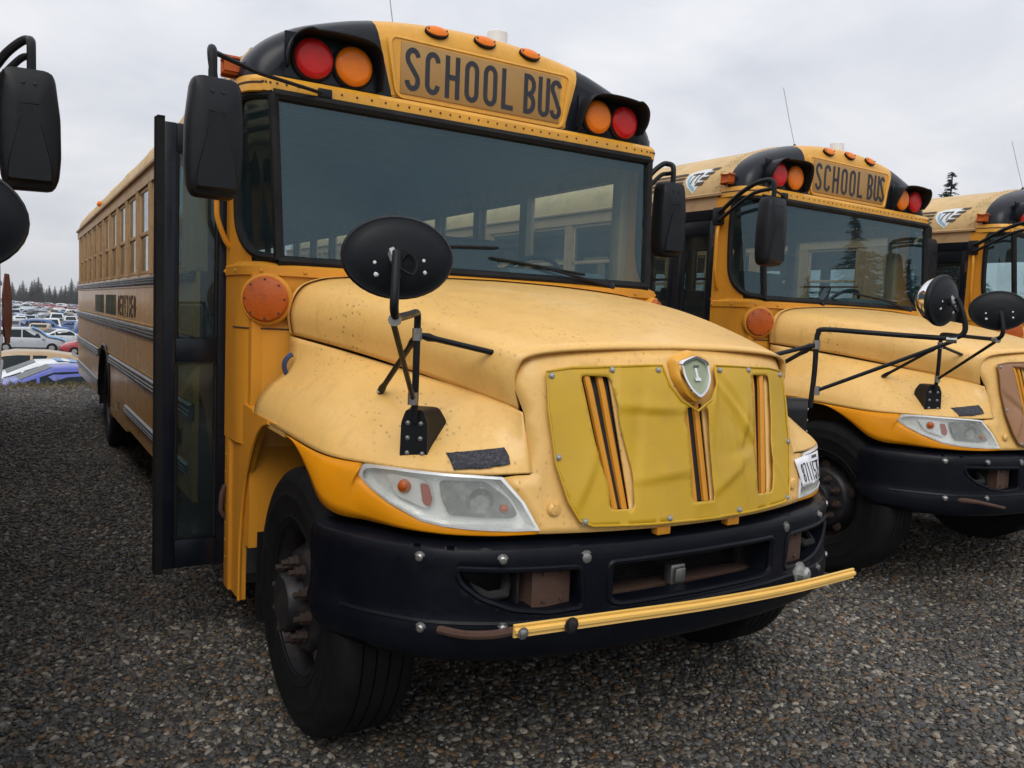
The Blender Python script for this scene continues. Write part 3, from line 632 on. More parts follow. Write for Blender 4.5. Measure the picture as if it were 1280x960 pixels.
# raised nose crease and rear lip
G().grid([[(x,.600,z+.002) for x,z in [(-p.x,p.z) for p in cr(A,5)]+[(p.x,p.z) for p in cr(A,5)[::-1][1:]]],[(x*1.006,.585,z+.006) for x,z in [(-p.x,p.z) for p in cr(A,5)]+[(p.x,p.z) for p in cr(A,5)[::-1][1:]]],[(x*1.003,.560,z+.004-.0) for x,z in [(-p.x,p.z) for p in cr(A,5)]+[(p.x,p.z) for p in cr(A,5)[::-1][1:]]]]).done('hood_rear_lip',Y_HOOD,hood)
FS=[[(1.040,.585,1.528),(1.052,.582,1.42),(1.075,.578,1.36),(1.14,.572,1.305),(1.187,.567,1.24),(1.203,.562,1.18)],
[(.903,.13,1.476),(.95,.12,1.452),(1.025,.11,1.40),(1.115,.10,1.315),(1.173,.09,1.235),(1.198,.09,1.168)],
[(.795,-.25,1.427),(.865,-.25,1.402),(.955,-.263,1.355),(1.065,-.27,1.283),(1.142,-.28,1.208),(1.172,-.30,1.150)],
[(.712,-.531,1.388),(.785,-.545,1.345),(.87,-.56,1.29),(.97,-.56,1.228),(1.05,-.55,1.180),(1.085,-.538,1.153)],
[(.672,-.65,1.368),(.73,-.672,1.31),(.80,-.695,1.255),(.875,-.705,1.203),(.928,-.712,1.172),(.955,-.714,1.151)],
[(.658,-.715,1.352),(.682,-.737,1.30),(.706,-.755,1.25),(.742,-.775,1.20),(.772,-.79,1.168),(.79,-.799,1.145)],
[(.650,-.768,1.340),(.649,-.784,1.30),(.648,-.803,1.25),(.647,-.822,1.20),(.646,-.834,1.168),(.645,-.842,1.146)]]
cols=[cr([r[i] for r in FS],6) for i in range(6)]
rows=[cr([cols[i][j] for i in range(6)],4) for j in range(len(cols[0]))]
SEAM2=[r[-1] for r in rows]
for s in (-1,1):
    fe=G().grid([[(s*p.x,p.y,p.z) for p in r] for r in rows]).done('fender',Y_HOOD,P,ang=60,solid=.012,off=-1 if s>0 else -1)
    # arch lip under the rear half of the fender
    lip=[p for p in SEAM2 if p.y>.07]
    G().grid([[(s*p.x,p.y,p.z-.002) for p in lip],[(s*(p.x-.004),p.y,p.z-.022) for p in lip],[(s*(p.x-.05),p.y,p.z-.026) for p in lip]]).done('fender_lip',Y_HOOD,fe)
    # hood latch with a blue rag
    lt=G().tube(cr([(s*1.050,.53,1.345),(s*1.075,.515,1.37),(s*1.085,.505,1.41),(s*1.070,.50,1.44),(s*1.052,.50,1.45)],4),[.014]*3+[.011]*14,7).done('hood_latch',BLUECAP,P); G().box(min(s*1.045,s*1.06),max(s*1.045,s*1.06),.50,.55,1.33,1.36,.004).done('latch_plate',RUST2,lt)
# lower fender (orange), between seam 2 / headlamp and the bumper
HO=[(1.108,1.138),(1.114,1.122),(1.112,1.102),(1.093,1.071),(1.057,1.033),(.984,.987),(.93,.976),(.875,.971),(.80,.966),(.721,.962),(.637,.963),(.679,1.053),(.742,1.134),(.839,1.142),(.951,1.147),(1.045,1.150),(1.09,1.147)]
def xy_outer(x,z):    # front corner surface carried round to the side
    return yf(x,z)
SE=[p for p in SEAM2 if p.y<.10 and p.x>1.09]
top=[Vector((p.x,p.y,p.z-.006)) for p in SE]+[Vector((x,yf(x,z),z)) for x,z in HO[1:11]]
bot=[(1.198,.085,1.155),(1.2,.04,1.158),(1.2,-.02,1.152),(1.2,-.11,1.120),(1.2,-.216,1.065),(1.198,-.34,.992),(1.165,-.43,.962)]+[(x,yf(x,z)+.004,z) for x,z in ((1.10,.956),(1.02,.953),(.92,.950),(.80,.948),(.70,.948),(.640,.950))]
tt=resample(top,48); bb=resample(cr(bot,4),48)
for s in (-1,1):
    rr=[]
    for t in np.linspace(0,1,6):
        rr.append([(s*(a.lerp(b,t).x+.012*math.sin(math.pi*t)*min(1,max(0,(a.z-b.z)/.12))),a.lerp(b,t).y,a.lerp(b,t).z) for a,b in zip(tt,bb)])
    G().grid(rr).done('lower_fender',Y_LOW,P,ang=60,solid=.01)
    G().grid([[(s*b.x,b.y,b.z) for b in bb[:26]],[(s*(b.x-.06),b.y+.01,b.z-.003) for b in bb[:26]]]).done('arch_return',Y_LOW,P)
# ---- headlamps
for s in (-1,1):
    f=lambda x,z,o=0:(s*x,yf(x,z)-o,z)
    V,F=panel(HO,[],.03,lambda x,z:f(x,z,-.045)); hl=mk('headlight',V,F,HLSILV,P)
    g=G(); 
    cx=sum(p[0] for p in HO)/len(HO); cz=sum(p[1] for p in HO)/len(HO); d=dens(HO,.025)
    g.grid([[f(x,z,-.045) for x,z in d],[f(x,z,.004) for x,z in d],[f(cx+(x-cx)*.95,cz+(z-cz)*.90,.006) for x,z in d],[f(cx+(x-cx)*.93,cz+(z-cz)*.86,-.044) for x,z in d]],closed=True); g.done('bezel',HLSILV,hl)
    V,F=panel([(cx+(x-cx)*.96,cz+(z-cz)*.92) for x,z in HO],[],.03,lambda x,z:f(x,z,.003)); mk('lens',V,F,HGLASS,hl)
    MN=roundp([(.927,1.118),(.791,1.118),(.717,1.061),(.690,1.010),(.709,.997),(.902,1.008),(.922,1.06)],.014,3)
    V,F=panel(MN,[],.025,lambda x,z:f(x,z,-.022+.0)); mk('main_reflector',V,F,HLGREY,hl)
    G().lathe([(.046,-.006),(.045,.002),(.040,.003),(.030,-.002),(.012,-.004)],f(.81,1.058,-.021),(s*.35,-1,.0),24,capE=True).done('projector_bowl',HLGREY,hl)
    TN=roundp([(1.055,1.127),(.962,1.117),(.945,1.06),(.957,1.022),(1.032,1.056)],.016,3)
    V,F=panel(TN,[],.025,lambda x,z:f(x,z,-.020)); mk('turn_reflector',V,F,HLSILV,hl)
    V,F=panel(roundp([(.978,1.108),(.955,1.104),(.946,1.055),(.955,1.030),(.972,1.040)],.01,3),[],.02,lambda x,z:f(x,z,-.014)); mk('reflex_strip',V,F,HLRED,hl)
    G().lathe([(.024,0),(.022,.01),(.012,.018),(.0,.02)],f(1.012,1.09,-.02),(s*.6,-1,0),14,capE=False).done('turn_bulb',TURNL,hl)
    G().lathe([(.014,0),(.012,.008),(.0,.012)],f(.735,1.03,-.02),(s*.5,-1,0),12,capE=False).done('side_bulb',TURNL,hl)
    V,F=panel([(.893,1.158),(.718,1.176),(.722,1.225),(.80,1.222),(.893,1.205)],[],.02,lambda x,z:(0,0,z)) if 0 else ([],[])
# rough tape on the passenger-side fender: drape on the fender surface
def fender_y(x,z):
    best=None
    for r in rows:
        for p in r:
            d=(p.x-x)**2+(p.z-z)**2
            if best is None or d<best[0]: best=(d,p.y)
    return best[1]
# ---- grille surround, bars
half=[(.640,.952),(.641,.965),(.682,1.053),(.738,1.132),(.70,1.138),(.652,1.14),(.644,1.155),(.645,1.25),(.646,1.336),(.668,1.43),(.662,1.49),(.632,1.526),(.533,1.548),(.3,1.562),(.0,1.567)]
gout=half+[(-x,z) for x,z in half[::-1][1:]]
GH=[[(-.46,1.475),(-.345,1.475),(-.31,1.02),(-.40,1.02)],[(-.062,1.368),(.056,1.368),(.052,1.024),(-.066,1.024)],[(.345,1.475),(.475,1.475),(.395,1.02),(.29,1.02)]]
V,F=panel(gout,GH,.045,lambda x,z:(x,ygrille(x,z),z)); gp=mk('grille_surround',V,F,Y_HOOD,P,ang=60,solid=.012,off=-1)
for s in (-1,1):
    for t in (.27,.73):
        xa=s*(.345+.12*t); xb_=s*(.30+.09*t)
        G().grid([[(xa+(xb_-xa)*k/8+o,ygrille(.38,1.475-.455*k/8)-h,1.475-.455*k/8) for k in range(9)] for o,h in ((-.0125,-.012),(-.0115,.0),(-.005,.005),(.005,.005),(.0115,.0),(.0125,-.012))]).done('grille_bar',Y_COWL,gp)
    G().lathe([(.024,0),(.024,.008),(.018,.016),(.0,.018)],(s*.585,ygrille(.585,1.03),1.03),(0,-1,0),16,capE=False).done('panel_button',Y_HOOD,gp)
for h_ in GH:
    V,F=panel(h_,[],.05,lambda x,z:(x,ygrille(x,z)+.016,z)); mk('grille_shade_plate',V,F,DARK,gp)  # dark sheets close behind the slots, standing in for the shade inside
for xc in (-.030,.026): G().grid([[(xc+o,ygrille(0,1.37-.345*k/8)-h,1.37-.345*k/8) for k in range(9)] for o,h in ((-.0125,-.012),(-.0115,.0),(-.005,.005),(.005,.005),(.0115,.0),(.0125,-.012))]).done('grille_bar',Y_COWL,gp)
# shield badge
def shield(k): 
    return [(k*x,1.478+k*(z-1.478)) for x,z in roundp([(-.086,1.535),(0,1.566),(.086,1.535),(.084,1.46),(.052,1.405),(0,1.368),(-.052,1.405),(-.084,1.46)],.022,4)]
def sy(x,z): return ygrille(x,min(z,1.5))-.004
g=G(); g.grid([[(x,sy(x,z),z) for x,z in shield(1.0)],[(x,sy(x,z)-.026,z) for x,z in shield(.95)],[(x,sy(x,z)-.034,z) for x,z in shield(.82)]],closed=True); g.add([(x,sy(x,z)-.034,z) for x,z in shield(.82)],[tuple(range(len(shield(1))))]); em=g.done('emblem_base',Y_CAP,gp,ang=50)
# emblem chrome ring, green field, serif I  (sub-parts of the grille surround stay one level deep)
g=G(); g.grid([[(x,sy(x,z)-.034,z) for x,z in shield(.80)],[(x,sy(x,z)-.052,z) for x,z in shield(.77)],[(x,sy(x,z)-.052,z) for x,z in shield(.67)],[(x,sy(x,z)-.042,z) for x,z in shield(.645)]],closed=True); g.done('emblem_ring',CHROME,gp)
g=G(); sh_=shield(.645); g.add([(x,sy(x,z)-.043,z) for x,z in sh_],[tuple(range(len(sh_)))]); g.done('emblem_field',SHIELD,gp,smooth=False)
letter('I',.056,.036,.010,lambda a,b,d:(a-.018,sy(0,1.456+b)-.0435-d,1.456+b),.006,CHROME,gp,'emblem_letter')
# ---- bumper
def hole(pts): return roundp([(b_u(x),z) for x,z in pts],.02,3)
HL=hole([(-.90,.845),(-.515,.838),(-.50,.712),(-.62,.706),(-.735,.722),(-.83,.757),(-.885,.80)])
HC=hole([(-.385,.842),(.385,.842),(.385,.722),(.345,.708),(-.345,.708),(-.385,.722)])
HR=[(-a,b) for a,b in HL[::-1]]
UE=BU[-1]
bout=roundp([(-UE,.64),(-UE+.10,.575),(-UE+.32,.548),(UE-.32,.548),(UE-.10,.575),(UE,.64),(UE,.914),(-UE,.914)],.012,3)
V,F=panel(bout,[HL,HC,HR],.028,lambda u,z:bumpf(u,z)); bump=mk('bumper',V,F,BUMP,P,ang=55,solid=.012,off=0)
for h in (HL,HC,HR):
    d=dens(h,.03); cu=sum(p[0] for p in d)/len(d); cz=sum(p[1] for p in d)/len(d)
    G().grid([[bumpf(u,z,.004) for u,z in d],[bumpf(u,z,-.02) for u,z in d],[bumpf(u,z,-.07) for u,z in d]],closed=True).done('opening_lip',BUMP,bump)
    G().tube([bumpf(cu+(u-cu)*1.04,cz+(z-cz)*1.10,.002) for u,z in d],.011,7,closed=True).done('opening_ridge',BUMP,bump)
us=np.linspace(-UE+.02,UE-.02,260)
def btop(u,d,dz):
    p=bumpf(u,.9135); n=bumpf(u,.9135,1)-p; return p-n*d+Vector((0,0,dz))
G().grid([[btop(u,0,0) for u in us],[btop(u,.012,.006) for u in us],[btop(u,.035,.011) for u in us],[btop(u,.11,.012) for u in us]]).done('bumper_top',BUMP,bump)
G().tube([bumpf(u,.672,.0) for u in np.linspace(-1.35,1.35,50)],.010,6).done('bumper_crease',BUMP,bump)
for s in (-1,1):
    for x,z in ((.997,.88),(.773,.882),(.987,.652),(.767,.66)):
        u=b_u(s*x); p=bumpf(u,z); n=bumpf(u,z,1)-p; bolt(bump,p,n,.013,h=.016)
    u=b_u(s*.49); p=bumpf(u,.873); bolt(bump,p,bumpf(u,.873,1)-p,.017,name='badge_bolt',h=.014)
    # rusty frame horn and hook seen through the opening
    G().box(s*.52,s*.66,-.90,-.80,.70,.86,.006).done('frame_horn',RUST,P)
    for dx,dz in ((.03,.03),(.10,.03),(.03,.12),(.10,.12)): G().lathe([(.010,0),(.008,.008)],(s*(.52+dx),-.90,.70+dz),(0,-1,0),8).done('horn_bolt',RUST,P)
    G().tube([(s*.84,-.78,.77),(s*.80,-.84,.75),(s*.74,-.85,.755),(s*.70,-.80,.79)],.018,8).done('tow_hook',DARK,P)
    G().box(s*.69,s*.70,-.86,-.78,.66,.88).done('bumper_bracket',RIM,P)
    G().box(s*.50,s*.90,-.70,-.68,.62,.89).done('splash_shield',DARK,P)
    # steering linkage ends under the bumper
sk=G().box(-.055,.015,-.90,-.86,.700,.775,.006).done('block_heater_socket',STEEL,P)
G().box(-.045,.005,-.915,-.90,.712,.765,.006).done('socket_cover',STEEL,sk)
bolt(bump,bumpf(b_u(.60),.672),(0.25,-1,0),.03,mt=ALU,name='rubber_stop',h=.05)
for x in (-.18,.16): G().box(x-.03,x+.03,-.985,-.95,.925,.955,.004).done('hood_stop',Y_COWL,P)
# ---- wheels
def wheel(s,y,xo,dual=False):
    wd=empty('wheel',P); prof=[(.285,.0),(.30,.006),(.32,.014),(.325,.0165),(.33,.014),(.36,.017),(.40,.022),(.41,.0245),(.418,.022),(.45,.018),(.462,.0175),(.468,.0155),(.474,.0115),(.49,.006),(.508,-.010),(.517,-.03)]
    T=[(r,h) for r,h in prof]; x=-.03
    for k in range(4):
        x-=.040; T+=[(.520,x),(.520,x-.002),(.507,x-.003),(.507,x-.009),(.520,x-.010)]; x-=.010
    T+=[(.520,x-.025),(.505,x-.05),(.45,x-.062),(.34,x-.06),(.285,x-.05)]
    ax=(s,0,0); c_=(xo,y,.52)
    ty=G().lathe(T,c_,ax,64,capS=False,capE=False).done('tyre',TYRE,wd,ang=25)
    if dual:
        G().lathe(T,(xo-s*.33,y,.52),ax,48,capS=False,capE=False).done('tyre',TYRE,wd,ang=25)
        rim=[(.292,.004),(.285,-.02),(.27,-.06),(.262,-.16),(.20,-.185),(.12,-.19),(.115,-.10),(.09,-.09),(.0,-.09)]
    else: rim=[(.294,.006),(.292,-.004),(.276,-.02),(.268,-.06),(.264,-.10),(.25,-.105),(.225,-.075),(.205,-.035),(.19,-.014),(.178,-.006),(.12,-.006),(.112,.0),(.108,.05),(.10,.062),(.06,.066),(.0,.067)]
    G().lathe(rim,c_,ax,48,capS=False,capE=False).done('rim',RIM,wd,ang=40)
    hb=-.185 if dual else -.006
    for k in range(10):
        a=rad(36*k+9); p=(xo+s*hb,y+.148*math.cos(a),.52+.148*math.sin(a))
        G().lathe([(.026,0),(.026,.010),(.021,.012),(.021,.036),(.012,.037),(.012,.058),(.009,.061)],p,ax,6).done('lug_nut',RUST2,wd,smooth=False)
    for k in range(5):
        a=rad(72*k+20); p=(xo+s*(hb-.045 if not dual else -.172),y+.222*math.cos(a),.52+.222*math.sin(a))
        G().lathe([(.030,0),(.030,.012),(.026,.014)],p,(s,-.65*math.cos(a)*0+.0,0),16).done('hand_hole',RUST2,wd)
    return wd
w0=wheel(-1,0,-1.165); w1=wheel(1,0,1.165); w2=wheel(-1,7.05,-1.17,True); w3=wheel(1,7.05,1.17,True)
# ---- crossview mirrors on the fenders
for s in (-1,1):
    X=lambda p:(s*p[0],p[1],p[2])
    t=Vector((.067,-.063,0)).normalized(); nrm=Vector((.063*.9,-.067*1,0)); n_=Vector((t.y*-1,t.x,0)); n_=Vector((.685,-.728,0)) if 0 else Vector((-t.y,t.x,0))
    if n_.y>0: n_=-n_
    # bracket: plate with a domed back; base along the fender front slope
    c0=Vector((.975,-.625,1.175)); tx=Vector((-.73,-.68,0)); nx=Vector((.68,-.73,0))
    def bp(a,b,d): q=c0+tx*a+Vector((0,0,1))*b+nx*d; return X(q)
    pl=roundp([(-.048,0),(.048,0),(.045,.12),(.028,.165),(-.03,.165),(-.046,.12)],.012,3)
    mir=empty('crossview_mirror',P)
    G().grid([[bp(a*1.7-.0,b*1.0,-.11) for a,b in pl],[bp(a*1.15,b*1.0,-.03) for a,b in pl],[bp(a,b,.0) for a,b in pl]],closed=True).prism(pl,lambda a,b:bp(a,b,-.001),lambda a,b:bp(a,b,.006)).done('bracket',PLAS,mir)
    for a,b in ((-.022,.02),(.03,.02),(-.022,.07),(.022,.07),(-.022,.12),(.022,.12)): bolt(mir,bp(a,b,.006),X(nx),.0055,name='bracket_bolt',h=.006)
    top_=(.988,-.648,1.648); end_=(1.275,-1.125,1.640); ball=(1.268,-1.105,1.806)
    arm=cr([(.985,-.640,1.30),(.988,-.648,1.45),(.988,-.648,1.60),(.990,-.652,1.64),(1.003,-.672,1.658),(1.10,-.835,1.652),(1.22,-1.03,1.644),(1.262,-1.105,1.645),(1.284,-1.142,1.665),(1.285,-1.145,1.71),(1.275,-1.125,1.78),(1.268,-1.110,1.812)],4)
    G().tube([X(p) for p in arm],.0115,10).done('arm',PLAS,mir)
    G().tube([X((1.0,-.657,1.38)),X((1.272,-1.11,1.632))],.0085,8).done('strut',PLAS,mir)
    for q,d_ in (((.988,-.648,1.588),(0,0,1)),((1.0,-.655,1.38),(0,0,1)),((1.265,-1.105,1.638),(.5,-.86,0))):
        q=Vector(q); d_=Vector(d_)*.02; G().tube([X(q-d_),X(q+d_)],.016,10).done('clamp',STEEL,mir)
    for e_ in ((.648,-.630,1.523),(.951,-.263,1.362)):
        a=Vector((.985,-.645,1.587)); b=Vector(e_); G().tube([X(a),X(a.lerp(b,.12)),X(a.lerp(b,.2)),X(a.lerp(b,.85)),X(a.lerp(b,.93)),X(b)],[.008,.014,.010,.010,.014,.013],8).done('brace',PLAS,mir); bolt(mir,X(b+Vector((.006,-.012,.004))),X((.3,-.8,.5)),.006,name='brace_bolt',h=.007)
    th=rad(8.5); nb=Vector((math.sin(th),-math.cos(th),-.04)).normalized(); uu=Vector((math.cos(th),math.sin(th),0)); vv=nb.cross(uu).normalized(); vv=vv if vv.z>0 else -vv
    cD=Vector((1.243,-1.062,1.800))
    def disc(a,b,h): return [X(cD+nb*h+uu*a*math.cos(rad(q))+vv*b*math.sin(rad(q))) for q in range(0,360,10)]
    g=G().grid([disc(.146,.104,-.012),disc(.150,.108,-.006),disc(.151,.109,.004),disc(.146,.104,.010),disc(.141,.099,.009),disc(.120,.083,.019),disc(.08,.055,.027),disc(.03,.02,.031)],closed=True); g.add(disc(.03,.02,.031),[tuple(range(36))]); g.done('mirror_shell',PLAS,mir,ang=50)
    g=G().grid([disc(.144,.102,-.011),disc(.135,.094,-.035),disc(.11,.075,-.062),disc(.07,.045,-.082),disc(.02,.015,-.09)],closed=True); g.add(disc(.02,.015,-.09),[tuple(range(36))]); g.done('mirror_dome',CHROME,mir,ang=80)
    G().tube([X(Vector(ball)+Vector((0,0,-.02))),X(Vector(ball)+Vector((0,.03,.012)))],[.013,.016],8).done('ball_stud',STEEL,mir)
    for a,b in ((-.062,.008),(.068,-.004),(-.066,-.022),(.062,-.034)): bolt(mir,X(cD+nb*.024+uu*a+vv*(b-.012)),X(nb),.0045,mt=WHITE,name='shell_screw',h=.006)
    G().tube([X(Vector(q)) for q in cr([(1.27,-1.12,1.775),(1.235,-1.135,1.755),(1.215,-1.12,1.785),(1.23,-1.105,1.81),(1.25,-1.10,1.79),(1.262,-1.12,1.745)],4)],.004,6).done('heater_cable',RUBBER,mir)
# ---- flat mirrors on arms
for s in (-1,1):
    DY=0 if s<0 else .52
    X=lambda p:(s*p[0],p[1]+DY*max(0,min(1,(.985-p[1])/.6)),p[2]); rm=empty('side_mirror',P)
    def ring(k,y,dx=0): 
        o=[(-.088,.205),(-.106,.05),(-.108,-.10),(-.100,-.19),(-.080,-.232),(.072,-.236),(.096,-.20),(.106,-.10),(.108,.05),(.098,.195),(.078,.225),(-.07,.228)]
        return [X((1.425-a*k+0,y,2.305+b*(k*.5+.5)*1.0 if k>.9 else 2.305+b*k)) for a,b in roundp(o,.02,2)]
    g=G().grid([ring(.96,.385),ring(1.0,.375),ring(1.0,.335),ring(.95,.300),ring(.82,.282),ring(.4,.276)],closed=True); g.add(ring(.4,.276),[tuple(range(len(ring(1,0))))]); g.done('mirror_housing',PLAS,rm,ang=45)
    g=G(); g.add(ring(.95,.384),[tuple(range(len(ring(1,0))))]); g.done('mirror_glass',CHROME,rm,smooth=False)
    # triangular boss on the back
    tri=[(0,.085),(.035,.05),(.075,-.12),(.08,-.19),(-.08,-.19),(-.075,-.12),(-.035,.05)]
    tri=roundp(tri,.012,2)
    g=G().grid([[X((1.425-a,.286,2.285+b)) for a,b in tri],[X((1.425-a*.9,.270,2.285+b*.94)) for a,b in tri]],closed=True); g.add([X((1.425-a*.9,.270,2.285+b*.94)) for a,b in tri],[tuple(range(len(tri)))]); g.done('housing_boss',PLAS,rm,ang=30)
    for a,b in ((-.018,.165),(.022,.165),(-.018,.075),(.022,.075)): G().lathe([(.007,0),(.006,.004)],X((1.425-a,.280,2.305+b)),(0,-1,0),8).done('housing_screw',INK,rm)
    up_=cr([(1.245,.985,2.50),(1.29,.90,2.515),(1.35,.70,2.60),(1.40,.52,2.648),(1.425,.40,2.655),(1.432,.345,2.64),(1.433,.33,2.60),(1.433,.33,2.50)],4)
    lo_=cr([(1.245,.985,2.44),(1.29,.90,2.455),(1.35,.70,2.53),(1.40,.52,2.585),(1.432,.335,2.592)],4)
    G().tube([X(p) for p in up_],.0165,9).done('mirror_arm',PLAS,rm); G().tube([X(p) for p in lo_],.0135,9).done('mirror_arm',PLAS,rm)
    G().box(min(s*1.222,s*1.262),max(s*1.222,s*1.262),.94,1.03,2.41,2.54,.008).done('arm_bracket',PLAS,rm)
    if s<0: G().tube([X((1.428,.345,2.632)),X((1.20,.55,2.640)),X((.870,.690,2.640))],[.011,.009,.008],7).done('stay_rod',PLAS,rm)
    if s<0: G().box(min(s*.835,s*.90),max(s*.835,s*.90),.678,.70,2.622,2.662,.005).done('stay_clamp',PLAS,rm)
# ---- grab handle beside the door
G().tube(cr([(-1.222,.985,2.40),(-1.262,.965,2.38),(-1.286,.95,2.30),(-1.286,.95,2.12),(-1.280,.952,2.05),(-1.245,.965,1.965),(-1.221,.972,1.93)],4),.0125,8).done('grab_handle',Y_COWL,P)
# ---- wipers
def wiper(pv,a,b):
    g=G().tube([pv,Vector(pv).lerp(Vector(a).lerp(Vector(b),.45),.5)+Vector((0,-.02,.0)),Vector(a).lerp(Vector(b),.45)+Vector((0,-.015,0))],[.012,.008,.006],7); o=g.done('wiper',RUBBER,P)
    G().tube([a,b],.008,6).done('blade',RUBBER,o); G().lathe([(.022,0),(.02,.03),(.0,.035)],Vector(pv)+Vector((0,.02,0)),(0,-1,.3),12,capE=False).done('pivot',BLACK,o)
wiper((.80,.615,1.845),(.02,.640,1.955),(.62,.632,1.905)); wiper((-.42,.615,1.845),(-.62,.640,1.975),(.06,.640,2.01))
# ---- side lettering and painted-over patches, compartment, stop arm
for s in (-1,):
    for ya,yb in ((5.9,6.85),(7.12,8.15)): G().box(-1.2215,-1.2185,ya,yb,1.50,1.70).done('painted_patch',GREEN,P)
    x=5.70
    for ch in 'SERVICES':
        letter(ch,.19,.135,.034,lambda a,b,d,x=x:(-1.2185-d,x-a,1.505+b),.002,DECALK,P,'side_letter'); x-=.17
    G().box(-1.232,-1.2185,3.16,3.24,1.52,1.57,.003).done('side_reflector',TURNL,P)
    G().box(-1.223,-1.2185,2.2,2.5,.78,.88,.003).done('access_plate',RIM,P)
so_=empty('stop_arm',P)
G().box(1.2185,1.29,2.55,2.86,1.42,1.72,.01).done('stop_arm_housing',BLACK,so_)
oc=[(.235*math.cos(rad(22.5+45*k)),.235*math.sin(rad(22.5+45*k))) for k in range(8)]
G().prism(oc,lambda a,b:(1.330+a*.10,3.08+a,1.57+b),lambda a,b:(1.338+a*.10,3.08+a,1.57+b)).done('stop_sign',STOPR,so_,smooth=False)
G().tube([(1.275,2.60,1.25),(1.28,2.60,1.85)],.012,6).done('hinge_pin',BLACK,so_)
# ================================================================== four buses from one pattern
def place(o,x,y,z,a): o.location=(x,y,z); o.rotation_euler=(0,0,a)
buses=[bus]+[copy_tree(bus) for _ in range(3)]
POSE=[(0,0,0,0),(3.739,.517,0,.0364),(6.858,.312,0,.0321),(-3.465,-.15,0,-.002)]
LAB=['yellow school bus with open black door and yellow crossing arm along its bumper',
     'yellow school bus with brown grille cover beside the one with the open door',
     'yellow school bus half hidden beyond the one with the brown grille cover',
     'school bus showing only its black mirrors and the red edge of its folded stop sign']
for b,p,l in zip(buses,POSE,LAB): place(b,*p); tag(b,l,'school bus','school buses parked in a row')
# ---- doors: leaf = frame > panes ; (origin at hinge, leaf runs along -x when open)
def leaf(parent,T,W=.335):
    def q(g):
        g.V=[tuple(T@Vector(v)) for v in g.V]; return g
    g=G()
    for (a,b,c_,d) in ((0,.055,.38,2.48),(W-.075,W-.022,.38,2.48),(.055,W-.075,2.35,2.48),(.055,W-.075,1.375,1.485),(.055,W-.075,.38,.515)): g.box(-b,-a,-.016,.016,c_,d,.004)
    f=q(g).done('entrance_door',BLACK,parent)
    q(G().box(-W+.02,-W-.006,-.013,.013,.36,2.50,.004)).done('rubber_edge',RUBBER,f)
    for (c_,d) in ((1.485,2.35),(.515,1.375)):
        q(G().box(-W+.075,-.055,-.003,.003,c_,d)).done('door_pane',DGLASS,f,smooth=False)
        q(G().tube([(-.06,-.014,c_+.008),(-W+.08,-.014,c_+.008),(-W+.08,-.014,d-.008),(-.06,-.014,d-.008)],.008,6,closed=True)).done('pane_gasket',RUBBER,f)
    for z in (.55,1.35,2.30): q(G().tube([(-.004,-.02,z-.05),(-.004,-.02,z+.05)],.012,6)).done('hinge',RUST,f)
    return f
TR=lambda x,y,a: Matrix.Translation((x,y,0))@Matrix.Rotation(a,4,'Z')
leaf(buses[0],TR(-1.205,1.045,rad(0)),.318); leaf(buses[0],TR(-1.209,1.085,rad(1)),.318)
G().tube([(-1.224,1.0,.62),(-1.245,.99,.66),(-1.24,.985,.74),(-1.224,.99,.78)],.012,7).done('hinge_bracket',RUST,buses[0])
for b in buses[1:]:
    leaf(b,TR(-1.19,1.045,rad(-90)),.39); leaf(b,TR(-1.19,1.845,rad(90)),.39)
# ---- grille covers
SL=[roundp([(-.462,1.470),(-.345,1.465),(-.332,1.30),(-.300,1.15),(-.308,1.024),(-.402,1.026),(-.40,1.10),(-.432,1.22)],.02,3),roundp([(-.056,1.362),(.050,1.362),(.045,1.030),(-.060,1.030)],.02,3),roundp([(.350,1.470),(.475,1.466),(.455,1.30),(.432,1.20),(.420,1.10),(.392,1.026),(.292,1.026),(.315,1.18)],.02,3)]
CO=[(-.581,1.480),(-.49,1.494),(-.343,1.500),(-.20,1.506),(-.128,1.508),(-.112,1.44),(-.07,1.385),(0,1.345),(.07,1.385),(.112,1.44),(.128,1.508),(.20,1.506),(.343,1.500),(.49,1.494),(.581,1.480),(.588,1.36),(.578,1.18),(.548,1.06),(.512,.995),(.47,.978),(.25,.972),(0,.970),(-.25,.972),(-.47,.978),(-.512,.995),(-.548,1.06),(-.578,1.18),(-.588,1.36)]
